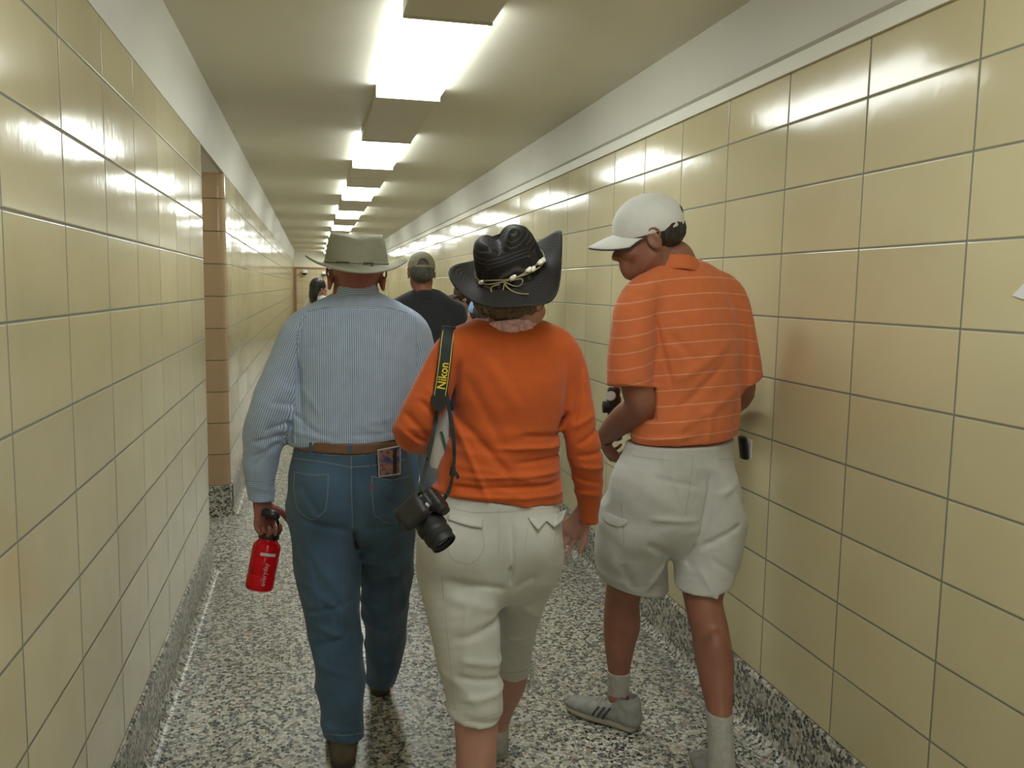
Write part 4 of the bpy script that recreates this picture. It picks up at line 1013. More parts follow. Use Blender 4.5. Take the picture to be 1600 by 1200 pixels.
# SLR camera hanging on its strap
def slr():
    c = P(660, 797, 1.885)
    a = nrm((.47, -.60, -.62)); u = A_((.50, .10, .88)); u = nrm(u - a * (u @ a)); s_ = np.cross(u, a)   # s_ towards the grip side
    if s_[0] > 0: s_ = -s_
    root = empty('camera', c, 'black interchangeable-lens camera with short zoom lens hanging at hip on a strap', 'camera')
    W = lambda x, y, z: c + s_ * x + u * y + a * z
    RM = np.stack([s_, u, a], 1)
    M_CB = noisy(mat('camera_body', (0.012, 0.012, 0.013), 0.45), (0.013, 0.013, 0.014), 0.3, 60, 0.15, 700)
    V = Vol(c - .13, c + .13, .0025)
    def rb(x0, x1, y0, y1, z0, z1, r=.008, k=.006):
        cx, cy, cz = (x0 + x1) / 2, (y0 + y1) / 2, (z0 + z1) / 2; hx, hy, hz = (x1 - x0) / 2 - r, (y1 - y0) / 2 - r, (z1 - z0) / 2 - r
        sl, g = V.box(c - .13, c + .13); p = [g[i] - np.float32(c[i]) for i in range(3)]
        q = []
        for j, (cc, hh) in enumerate(((cx, hx), (cy, hy), (cz, hz))):
            q.append(np.abs(p[0] * RM[0, j] + p[1] * RM[1, j] + p[2] * RM[2, j] - cc) - hh)
        D = np.sqrt(sum(np.maximum(t, 0) ** 2 for t in q)) + np.minimum(np.maximum(np.maximum(q[0], q[1]), q[2]), 0) - r
        V._merge(sl, D.astype(np.float32), k)
    rb(-.055, .062, -.045, .028, -.022, .014)
    rb(.036, .066, -.045, .026, -.018, .040, .014)
    rb(-.026, .026, .02, .052, -.026, .030, .010, .010); rb(-.020, .020, .026, .050, .010, .042, .008)
    link('camera_body', V.mesh('camera_body', 1), root, [M_CB])
    rows = [(.0, .010), (.034, .010), (.034, .018), (.032, .020), (.032, .030), (.0335, .032), (.0335, .052), (.032, .054), (.032, .058), (.0315, .060), (.0315, .075), (.030, .077), (.030, .092), (.0275, .094), (.0275, .088), (.024, .084), (0, .083)]
    lens = lathe('lens_barrel', rows, M_CB, root, c - u * .008 - s_ * .012, a, 56)
    lathe('lens_glass', [(.0, .0842), (.023, .0842), (.012, .0865), (0, .087)], mat('lens_glass', (.01, .012, .02), .03), lens, c - u * .008 - s_ * .012, a)
    for k, (z, m_) in enumerate(((.0425, M_RUB), (.068, M_RUB))):
        r_ = .0342 if k == 0 else .0322
        rows = [(r_, z - .008)] + [(r_ + (.0008 if i % 2 else 0), z - .008 + i * .0016) for i in range(1, 10)] + [(r_, z + .008)]
        lathe('zoom_ring' if k == 0 else 'focus_ring', rows, m_, lens, c - u * .008 - s_ * .012, a)
    lathe('lens_band', [(.0337, .0205), (.0338, .0215), (.0337, .0225)], M_SILV, lens, c - u * .008 - s_ * .012, a)
    lathe('mode_dial', [(0, .028), (.010, .028), (.010, .034), (0, .0345)], M_CB, root, W(-.040, 0, -.004), u)
    lathe('shutter_button', [(0, .028), (.006, .028), (.0055, .032), (0, .033)], M_SILV, root, W(.048, -.002, .018), u)
    lg = [W(.055, .030, -.004), W(-.053, .030, -.004)]
    for q in lg:
        t_ = [q + (s_ * math.cos(k) + u * math.sin(k)) * .005 for k in np.linspace(0, 2 * math.pi, 14, endpoint=False)]
        tube('strap_lug', t_, .0012, M_SILV, root, closed=True)
    # strap: wide webbing over the shoulder, narrow tails to the lugs
    back = []
    from mathutils.bvhtree import BVHTree
    me = top_w.data; bv = BVHTree.FromPolygons([v.co.copy() for v in me.vertices], [p_.vertices[:] for p_ in me.polygons])
    def hug(x, y, off=.007):
        d = Vector(nrm(P(x, y, 2) - EYE)); h = bv.ray_cast(Vector(EYE), d); return A_(h[0]) + A_(h[1]) * off if h[0] else P(x, y, 2.02)
    M_WEB = mat('black_webbing', (0.012, 0.016, 0.016), 0.7); M_YEL = mat('yellow_print', (0.75, 0.55, 0.03), 0.6)
    t0 = hug(703, 519); q0 = hug(700, 535); q1 = hug(696, 560); q1b = hug(693, 575)
    zt = bv.ray_cast(Vector((t0[0] + .003, YW, 2.0)), Vector((0, 0, -1)))[0]
    zf = bv.ray_cast(Vector((t0[0] + .004, YW + .05, 2.0)), Vector((0, 0, -1)))[0]
    front = [A_(zt) + (0, 0, .008), A_(zf) + (0, .006, .008)]
    fx = front[0][0]
    pts = [A_((fx + .012, YW + .15, front[1][2] - .10)), A_((fx + .008, YW + .11, front[1][2] - .035)), front[1], front[0], t0, q0, q1, q1b + (0, -.002, 0), P(690, 600, q1b[1] - .004), P(686, 622, q1b[1] - .006)]
    YS = q1b[1] - .008
    nf = [(0, 1, .2), (0, 1, .5), (0, .3, 1), (0, -.3, 1), (0, -1, .6), (0, -1, .2), (0, -1, .1), (0, -1, 0), (0, -1, 0), (0, -1, 0)]
    sub = 6; Q = catmull([[*p_, .035] for p_ in pts], sub); NF = catmull(nf, sub)
    V_, F_ = polyline_strip(Q[:, :3], Q[:, 3], lambda i: NF[i], .003)
    strap = link('strap', mesh('strap', V_, F_), root, [M_WEB])
    def sp(l, off, out=.0022):
        """point on the strap: l metres up from its lower end, off metres across"""
        seg = Q[::-1, :3]; nn_ = NF[::-1]; L = np.concatenate([[0], np.cumsum(np.linalg.norm(np.diff(seg, axis=0), axis=1))])
        c_ = A_([np.interp(l, L, seg[:, i]) for i in range(3)]); c2 = A_([np.interp(l + .002, L, seg[:, i]) for i in range(3)]); n_ = nrm([np.interp(l, L, nn_[:, i]) for i in range(3)])
        d = nrm(c2 - c_); x = nrm(np.cross(d, n_)); n_ = np.cross(x, d) * (1 if np.dot(np.cross(x, d), n_) > 0 else -1)
        return c_ + x * off + n_ * out
    for e in (-.0135, .0135):
        ribbon('yellow_piping', [sp(l, e) for l in np.linspace(.002, .17, 20)], .0014, lambda i: (0, -1, .1), .0012, M_YEL, strap, 1)
    text_on('strap_lettering', 'Nikon', .030, M_YEL, strap, lambda x, y: sp(.022 + x * .88, -(y - .010), .0026))
    # leather tab and tails
    tab = [P(686, 618, YS), P(685, 632, YS), P(683, 642, YS)]
    ribbon('strap_tab', tab, [.036, .037, .016], (0, -1, 0), .005, M_LEATHB, strap)
    ribbon('strap_tail', [P(683, 640, YS), P(678, 672, YS), P(668, 720, (YS + lg[0][1]) / 2), P(657, 760, lg[0][1] - .0), lg[0]], .0095, (-.2, -1, 0), .002, M_WEB, strap)
    ribbon('strap_buckle', [P(669, 706, YS - .004), P(667, 720, (YS + lg[0][1]) / 2 - .003)], .013, (-.2, -1, 0), .004, M_BLACK, strap)
    ribbon('strap_tail', [P(696, 606, YS + .004), P(703, 645, YS - .002), P(709, 690, YS - .01), P(709, 725, YS - .02), P(702, 765, lg[1][1] + .01), lg[1]], .0095, (.3, -1, 0), .002, M_WEB, strap)
    ribbon('strap_buckle', [P(708, 730, YS - .026), P(706, 744, YS - .034)], .014, (.3, -1, 0), .004, M_BLACK, strap)
    ribbon('strap_tail', [P(706, 736, YS - .032), P(713, 740, YS - .036), P(716, 748, YS - .036)], .008, (.3, -1, 0), .002, M_WEB, strap)
M_LEATHB = noisy(mat('black_leather', (0.015, 0.015, 0.016), 0.5), (0.015, 0.015, 0.016), 0.3, 60)
slr()

# ------------------------------------------------------------------ person in the orange polo shirt and white cap
M_POLO = striped('orange_polo_knit', (0.76, 0.34, 0.19), (0.70, 0.185, 0.062), 0.0475, 0.075, 0.03)
M_SHORT = cloth('stone_cotton', (0.53, 0.53, 0.495), 0.85, 0.05, 18, 0.15, 500)
M_WHITE = cloth('white_cap_cotton', (0.78, 0.78, 0.75), 0.8, 0.03, 30, 0.08, 400)
M_DHAIR = mat('dark_hair', (0.02, 0.015, 0.012), 0.55); hair_mat(M_DHAIR, (.012, .009, .008), (.06, .045, .035))
YP = 2.50
def person_polo():
    Y = YP; TR = rotm(20); sd = TR[:, 0]
    root = empty('person', (P(1060, 800, Y)[0], Y, 0), 'person in striped orange polo, white cap and cream shorts by the right wall', 'person')
    torso = [px(1058, 448, Y, 64, .075), px(1064, 470, Y, 86, .105), px(1072, 510, Y, 92, .125), px(1077, 560, Y, 93, .130), px(1077, 615, Y, 92, .130), px(1072, 665, Y, 96, .132), px(1068, 690, Y, 93, .128), px(1066, 705, Y, 88, .124)]
    slL = [px(1004, 458, Y - .06, 24, .05), px(992, 480, Y - .08, 31, .06), px(988, 525, Y - .09, 35, .062), px(984, 570, Y - .09, 37, .063), px(983, 610, Y - .09, 37, .063)]
    slR = [px(1130, 455, Y + .03, 24, .05), px(1143, 478, Y + .04, 29, .055), px(1152, 530, Y + .04, 31, .058), px(1163, 590, Y + .04, 30, .056)]
    armL = [px(992, 480, Y - .08, 22, .044), px(990, 540, Y - .09, 25, .046), px(994, 600, Y - .09, 25, .046), px(1000, 632, Y - .08, 25, .045), px(981, 650, Y - .01, 27, .044), px(960, 668, Y + .07, 22, .037), px(945, 684, Y + .13, 15, .026)]
    armR = [px(1143, 478, Y + .04, 20, .042), px(1155, 560, Y + .05, 21, .042), px(1160, 615, Y + .07, 19, .038), px(1130, 640, Y + .25, 18, .034), px(1080, 660, Y + .34, 14, .025)]
    pelvis = [px(1066, 680, Y, 94, .125), px(1062, 715, Y, 103, .132), px(1056, 760, Y, 109, .142), px(1054, 800, Y, 112, .142)]
    legL = [px(992, 815, Y - .01, 57, .130), px(990, 850, 2.52, 56, .118), px(989, 885, 2.56, 55, .105), px(990, 930, 2.59, 54, .098), px(990, 985, 2.62, 54, .098)]
    legR = [px(1108, 815, Y - .03, 57, .130), px(1104, 860, 2.45, 53, .118), px(1099, 905, 2.42, 46, .10), px(1094, 945, 2.40, 41, .09), px(1093, 1000, 2.38, 40, .09)]
    shL = [px(990, 850, 2.54, 40, .08), px(978, 905, 2.58, 30, .062), px(971, 945, 2.62, 26.5, .055), px(970, 980, 2.645, 27, .057), px(968, 1015, 2.66, 22.5, .048), px(967, 1048, 2.67, 17, .038), px(966, 1085, 2.68, 15, .036), px(966, 1105, 2.68, 15, .04)]
    shR = [px(1104, 850, 2.45, 42, .085), px(1099, 905, 2.42, 32, .068), px(1099, 940, 2.39, 29, .062), px(1109, 985, 2.36, 28.5, .062), px(1116, 1030, 2.31, 28.5, .063), px(1120, 1065, 2.275, 25.5, .055), px(1124, 1110, 2.235, 19.5, .042), px(1126, 1150, 2.205, 17, .038), px(1127, 1190, 2.185, 19, .042), px(1129, 1225, 2.175, 20, .044)]
    hc = P(1012, 371, Y)
    wl = P(943, 687, Y + .14); wr = P(1075, 662, Y + .35)
    allp = A_(torso + slL + slR + armL + armR + legL + legR + shL)
    lo = A_([allp[:, 0].min() - .14, 2.15, 0.0]); hi = A_([allp[:, 0].max() + .10, 3.0, hc[2] + .15])
    V = Vol(lo, hi, 0.0045)
    V.chain(torso, .02, sd, grow=-.028); V.chain(pelvis, .03, sd, grow=-.03)
    V.chain(armL, .03, sd); V.chain(armR, .03, sd)
    V.chain([[*q[:3], q[3] * .72, q[4] * .72] for q in legL[:3]], .03); V.chain([[*q[:3], q[3] * .72, q[4] * .72] for q in legR[:3]], .03)
    V.chain(shL, .03); V.chain(shR, .03)
    V.ell(P(984, 975, 2.61), (.030, .03, .06), None, .03); V.ell(P(1118, 1025, 2.28), (.036, .032, .07), None, .03)   # calves
    V.ell(P(967, 1090, 2.67), (.036, .03, .03), None, .01)
    for hp, d_ in ((P(984, 1125, 2.655), A_((-.62, .78, 0))), (P(1128, 1200, 2.18), A_((.1, 1, 0)))):
        hp = A_((hp[0], hp[1], .05)); V.chain([[*hp, .030, .032], [*(hp + d_ * .08 - (0, 0, .008)), .030, .022], [*(hp + d_ * .15 - (0, 0, .012)), .028, .014]], .02, (d_[1], -d_[0], 0))
    nb = P(1052, 418, Y + .0)
    fw = rotm(66)[:, 1]
    V.chain([[*(hc + A_((.018, -.0, -.03))), .062, .060], [*(hc + A_((.042, .0, -.075))), .060, .06], [*(nb + (0, 0, .02)), .066, .065], [*(nb - (0, 0, .02)), .07, .07]], .02)
    RH = head(V, hc, yaw=72, pitch=13, roll=-3, s=1.0)
    hd = nrm(P(950, 712, Y + .22) - wl)
    hand(V, wl, hd, (.85, .2, .1), 1, [(35, 50, 35)] * 4, 1.0, tcurl=25)
    hand(V, wr, nrm((-1, .3, -.1)), (0, -.4, 1), 1, [(35, 45, 30)] * 4, 1.0)
    body = link('body', V.mesh('body', 1), root, [M_SKINC])
    for sx in (-1, 1):
        e = Vol(loc(hc, RH, (sx * .03, .083, -.004)) - .03, loc(hc, RH, (sx * .03, .083, -.004)) + .03, .002); e.ell(loc(hc, RH, (sx * .030, .0775, -.004)), (.0125, .0125, .0125)); 
        link('eye', e.mesh('eye', 0), body, [M_EYE])
    # polo shirt
    V = Vol(lo, hi, 0.0045)
    V.chain(torso, .02, sd)
    V.chain([px(1000, 462, Y - .06, 22, .05), px(1028, 442, Y - .03, 23, .055), px(1052, 430, Y, 28, .06), px(1092, 440, Y + .02, 23, .055), px(1132, 460, Y + .05, 22, .05)], .045)
    V.chain(slL, .030, sd); V.chain(slR, .030, sd)
    F0 = V.F.copy()
    V.plane(P(983, 602, Y - .15), (-.05, -.15, -1), hi=(P(1022, 600, Y - .1)[0], Y + .02, P(0, 560, Y)[2]), lo=(lo[0], lo[1], P(0, 665, Y)[2]))
    V.plane(P(1175, 594, Y + .04), (.5, 0, -1), lo=(P(1158, 590, Y + .04)[0], Y - .02, P(0, 680, Y)[2]), hi=(hi[0], hi[1], P(0, 550, Y)[2]))
    V.plane(P(1050, 697, Y - .12), (.02, .05, -1), lo=(lo[0], lo[1], .8), hi=(hi[0], hi[1], P(0, 665, Y)[2]))
    V.ell(P(1050, 405, Y) + (0, 0, .0), (.085, .08, .045), None, .01, True)
    def f(p):
        x, z = p[:, 0], p[:, 2]
        low = sstep(P(0, 560, Y)[2] - z, -.03, .2)
        q = p + .5 * np.stack([z, z * 0, x * .3], 1)
        d = .0030 * (ridged(q, (9, 6, 5), 41) - .4) + .003 * low * (ridged(p, (9, 7, 16), 13) - .4)
        for a, b, w_, am in [((1000, 480), (1026, 600), .006, -.007), ((1022, 520), (1060, 560), .014, -.005), ((1028, 590), (1120, 530), .016, .006), ((1025, 640), (1110, 560), .014, -.006), ((1020, 665), (1140, 600), .016, .005),
                             ((985, 680), (1060, 668), .009, .006), ((1000, 690), (1150, 682), .007, -.005), ((1090, 470), (1150, 540), .016, -.004), ((1140, 560), (1130, 680), .012, -.005), ((1165, 500), (1166, 600), .008, -.005), ((1085, 620), (1075, 690), .014, .005), ((1040, 630), (1030, 690), .012, .005),
                             ((965, 520), (985, 598), .012, .004), ((1005, 530), (1000, 598), .010, -.004), ((950, 588), (1018, 594), .0035, -.002)]:
            d = d + crease(p, a, b, w_, am, Y)
        return d
    V.folds(f)
    me = V.mesh('polo_shirt', 1); v = verts(me)
    u_ = (v - P(1060, 500, Y)) @ sd
    su = v[:, 2] + .30 * u_ ** 2 * 1.2 - .05 * u_ + .00
    attr(me, 'su', su + .012)
    polo = link('polo_shirt', me, root, [M_POLO])
    # collar folded down
    V = Vol(P(1052, 410, Y) - .15, P(1052, 410, Y) + .15, .0035)
    V.chain([px(1052, 428, Y, 42, .082), px(1054, 412, Y, 38, .076), px(1053, 398, Y, 33, .068)], 0, sd); V.shell(.009)
    V.plane(P(1053, 397, Y - .06), (.10, .40, 1)); V.plane(P(1053, 420, Y - .07), (-.05, -.3, -1))
    me = V.mesh('collar', 1); attr(me, 'su', np.full(len(me.vertices), .03)); link('collar', me, polo, [M_POLO])
    V = Vol(P(983, 600, Y - .09) - .12, P(983, 600, Y - .09) + .12, .0035)
    # shorts
    V = Vol(lo, hi, 0.0045)
    V.chain(legL, .02); V.plane(P(990, 924, 2.50), (-.20, .12, -1), lo=lo, hi=(hi[0], hi[1], .66))
    V2 = Vol(lo, hi, 0.0045); V2.chain(legR, .01); V2.plane(P(1093, 940, 2.31), (.10, .10, -1), lo=lo, hi=(hi[0], hi[1], .66))
    hh_ = np.maximum(.008 - np.abs(V.F - V2.F), 0) / .008; V.F = np.minimum(V.F, V2.F) - hh_ * hh_ * .002
    V.chain(pelvis, .035, sd)
    V.ell(P(1005, 765, Y - .065), (.085, .09, .09), None, .05); V.ell(P(1110, 765, Y - .05), (.085, .09, .09), None, .05)
    V.ell(P(948, 848, Y + .02), (.020, .06, .07), None, .02)
    def f(p):
        d = .006 * (ridged(p + .4 * np.stack([p[:, 2], p[:, 2] * 0, p[:, 0]], 1), (7, 6, 8), 51) - .35) + .002 * (ridged(p, (14, 12, 16), 5) - .4)
        for a, b, w_, am in [((1080, 730), (1062, 830), .006, -.006), ((1060, 830), (1052, 870), .009, -.006), ((1065, 835), (1125, 800), .010, -.006), ((1075, 850), (1115, 875), .009, -.004), ((1060, 865), (1090, 925), .010, .005), ((1040, 860), (985, 830), .012, -.006), ((985, 790), (1060, 795), .010, .005),
                             ((1030, 870), (1000, 920), .012, .006), ((960, 870), (985, 915), .012, -.005), ((1130, 760), (1160, 820), .010, -.005), ((990, 730), (1060, 745), .008, -.003), ((1140, 860), (1125, 930), .010, .005), ((1090, 760), (1140, 730), .012, .004), ((1010, 700), (1040, 780), .012, .004)]:
            d = d + crease(p, a, b, w_, am, Y)
        return d * 1.4
    V.folds(f)
    V.plane(P(1063, 688, Y), (0, 0, 1))
    sh = link('shorts', V.mesh('shorts', 1), root, [M_SHORT])
    dl = lambda n, pts, w_=.0018: drape(n, pts, .0003, M_CREAMS, sh, sh, Y, w_, .001)
    dl('pocket_seam', [(988, 712), (1015, 716), (1048, 720)]); dl('pocket_seam', [(1125, 718), (1150, 716)]); dl('centre_seam', [(1083, 710), (1078, 760), (1070, 805)]); dl('side_seam', [(960, 730), (972, 800), (975, 850)])
    dl('hem_seam', [(946, 899), (985, 915), (1038, 912)]); dl('hem_seam', [(1056, 922), (1095, 930), (1130, 930)])
    V = Vol(P(1010, 737, 2.34) - .02, P(1010, 737, 2.34) + .02, .002)
    def flap(pts, Yq):
        from mathutils.bvhtree import BVHTree
        b = BVHTree.FromPolygons([v_.co.copy() for v_ in sh.data.vertices], [p_.vertices[:] for p_ in sh.data.polygons]); Vv = []
        for a, off in pts:
            dr_ = Vector(nrm(P(a[0], a[1], Y) - EYE)); h_ = b.ray_cast(Vector(EYE), dr_); q = h_[0] if h_[0] else Vector(P(a[0], a[1], Yq)); Vv.append(A_(q) - A_(dr_) * off)
        n = len(Vv) // 2; o = link('pocket_flap', mesh('pocket_flap', Vv, [(i, i + 1, n + i + 1, n + i) for i in range(n - 1)]), sh, [M_SHORT], True)
        md = o.modifiers.new('t', 'SOLIDIFY'); md.thickness = .004; md.offset = 0
        md = o.modifiers.new('s', 'SUBSURF'); md.levels = md.render_levels = 2
    flap([((942, 795), .004), ((955, 803), .004), ((970, 809), .004), ((984, 812), .003), ((938, 812), .006), ((950, 820), .009), ((966, 825), .009), ((978, 821), .006)], Y)
    # cap
    RK = RH; RH = rotm(72, 17, -7)
    V = Vol(hc - (.20, .20, .10), hc + (.20, .20, .17), .0035)
    V.ell(loc(hc, RH, (0, -.011, .038)), (.087, .111, .094), RH, 0)
    V.plane(loc(hc, RH, (0, 0, .013)), RH @ A_((0, .03, -1))); V.shell(.007)
    cap = link('cap', V.mesh('cap', 1), root, [M_WHITE])
    Vv = []; F = []; n = 24; m_ = 8
    for j in range(m_ + 1):
        s_ = j / m_
        for k in range(n + 1):
            t = math.radians(18 + 144 * k / n); ex = .088 * s_ * math.sin(t) ** .6
            x = (.083 + .002 * s_) * math.cos(t); y = -.011 + .107 * math.sin(t) + ex; z = .036 - .032 * (x / .085) ** 2 - .014 * s_ ** 1.3
            Vv.append(loc(hc, RH, (x, y, z)))
    F = [((n + 1) * j + k, (n + 1) * j + k + 1, (n + 1) * (j + 1) + k + 1, (n + 1) * (j + 1) + k) for j in range(m_) for k in range(n)]
    o = link('visor', mesh('visor', Vv, F), cap, [M_WHITE], True); md = o.modifiers.new('t', 'SOLIDIFY'); md.thickness = .003; md.offset = 0
    V3 = [q - RH[:, 2] * .004 for q in Vv]
    o2 = link('visor_lining', mesh('visor_lining', V3, F), o, [M_VIS], True); md = o2.modifiers.new('t', 'SOLIDIFY'); md.thickness = .003; md.offset = 0
    V = Vol(loc(hc, RH, (0, -.014, .133)) - .02, loc(hc, RH, (0, -.014, .133)) + .02, .002); V.ell(loc(hc, RH, (0, -.014, .132)), (.007, .007, .004), RH); link('cap_button', V.mesh('cap_button', 1), cap, [M_WHITE])
    V = Vol(loc(hc, RH, (0, -.118, .045)) - .05, loc(hc, RH, (0, -.118, .045)) + .05, .002); V.ell(loc(hc, RH, (0, -.117, .052)), (.026, .006, .016), RH); link('strap_opening', V.mesh('strap_opening', 1), cap, [M_DHAIR])
    RH = RK
    # hair
    V = Vol(hc - (.14, .14, .12), hc + (.14, .14, .10), .003)
    V.ell(loc(hc, RH, (0, -.022, .016)), (.081, .094, .060), RH, .01); V.ell(loc(hc, RH, (0, -.056, -.012)), (.060, .044, .030), RH, .02)
    V.plane(loc(hc, RH, (0, -.022, 0)), RH @ A_((0, 1, .12))); V.plane(loc(hc, RH, (0, 0, .034)), RH @ A_((0, -.10, 1)))
    V.folds(lambda p: .006 * (ridged(p, (55, 55, 16), 6) - .35))
    link('hair', V.mesh('hair', 0), root, [M_DHAIR])
    # glasses
    g = None
    M_GL = mat('dark_glasses_frame', (.05, .035, .03), .3)
    pts = [loc(hc, RH, q) for q in ((-.079, .004, .002), (-.077, .035, -.005), (-.068, .078, -.012), (-.059, .097, -.014))]
    g = tube('glasses', pts, .0022, M_GL, root)
    tube('temple', [loc(hc, RH, (-q[0], q[1], q[2])) for q in ((-.079, .004, .002), (-.077, .035, -.005), (-.068, .078, -.012), (-.059, .097, -.014))], .0018, M_GL, g)
    for sx in (-1, 1):
        tube('lens_rim', [loc(hc, RH, (sx * .034 + .026 * math.cos(t), .101 - .006 * math.cos(t) * sx * 0, -.013 + .015 * math.sin(t))) for t in np.linspace(0, 2 * math.pi, 28, endpoint=False)], .0014, M_GL, g, closed=True)
    # socks, shoes, watch, belt holster
    for nm, rows, top_ in (('sock', shL[5:], None), ('sock', shR[6:], None)):
        rows = [list(q) for q in rows]; 
        V = Vol(A_(rows[-1][:3]) - (.12, .12, .10), A_(rows[0][:3]) + (.12, .12, .08), .0035)
        V.chain([[*q[:3], q[3] + .003, q[4] + .003] for q in rows], 0)
        zc = rows[0][2]; V.plane((0, 0, zc), (0, 0, 1))
        V.folds(lambda p: .0015 * (ridged(p, (80, 80, 30), 3) - .4))
        s_ = link(nm, V.mesh(nm, 1), root, [M_SOCK])
    tb = shL[5]
    o, W = shoe(root, (P(988, 1130, 2.63)[0] + .02, 2.60, 0), (-.66, .75), [M_TRAIN, M_TRSOLE], L=.295)
    for y_, z_ in ((.14, .082), (.155, .076), (.17, .070), (.185, .064)):
        ribbon('lace', [W(y_, z_ - .012, -.028), W(y_, z_ + .006, -.012), W(y_, z_ + .008, .0), W(y_, z_ + .006, .012), W(y_, z_ - .012, .028)], .006, (0, 0, 1), .002, M_SOCK, o, 2)
    sd2 = A_((.75, .66, 0))
    for k in range(3):
        ribbon('side_stripe', [W(.10 + .022 * k, .075 - .004 * k, -.0385), W(.115 + .02 * k, .050, -.0465), W(.125 + .02 * k, .032, -.0475)], .007, (-.75, -.66, 0), .003, M_DGREY, o, 3)
    shoe(root, (P(1128, 1200, 2.18)[0] + .003, 2.105, 0), (.10, 1), [M_TRAIN, M_TRSOLE], L=.295)
    wp = [A_(armL[-1][:3]) - (A_(armL[-1][:3]) - A_(armL[-2][:3])) * .12]; ax = nrm(A_(armL[-1][:3]) - A_(armL[-2][:3]))
    lathe('watch', [(.0285, -.010), (.0305, -.008), (.0305, .008), (.0285, .010), (.026, .010), (.026, -.010)], M_BLACK, root, wp[0], ax, 32)
    V = Vol(P(1161, 700, Y + .02) - .08, P(1161, 700, Y + .02) + .08, .003)
    V.chain([[*P(1160, 683, Y + .03), .010, .028], [*P(1163, 716, Y + .03), .010, .026]], 0, (1, 0, 0), capk=.3); 
    link('belt_pouch', V.mesh('belt_pouch', 1), root, [M_BLACK])
    boxo('pouch_edge', tuple(np.array([[-.003, .003], [-.022, .022], [-.03, .03]]).ravel() + np.repeat(P(1166, 700, Y + .03) + (.006, 0, 0), 2)), M_SILV, root)
    return root, wl, hd
M_VIS = mat('visor_underside', (.05, .05, .06), .8); M_DGREY = mat('dark_grey_leather', (.05, .055, .07), .6)
t_polo, wl_p, hd_p = person_polo()
def held_camera():
    c = P(958, 650, YP + .19); root = empty('camera', c, 'small black camera held against the belly in the left hand, mostly hidden by the forearm', 'camera')
    V = Vol(c - .14, c + .14, .003); up = nrm((.05, .1, 1))
    V.chain([[*(c - up * .075 + (.012, 0, 0)), .022, .030], [*(c + up * .060), .024, .030]], 0, (1, 0, 0), capk=.5)
    V.ell(c + up * .085 + (-.002, -.004, 0), (.022, .026, .022), None, .012)
    b = link('camera_body', V.mesh('camera_body', 1), root, [M_BLACK])
    lathe('lens_barrel', [(0, -.002), (.020, 0), (.020, .035), (.017, .037), (0, .034)], M_RUB, root, c + up * .03, (-1, .2, .0))
    lathe('silver_ring', [(.0165, .03), (.0175, .034), (.0165, .038)], M_SILV, root, c + up * .055 + (0, 0, 0), (-.5, -.6, .4))
held_camera()

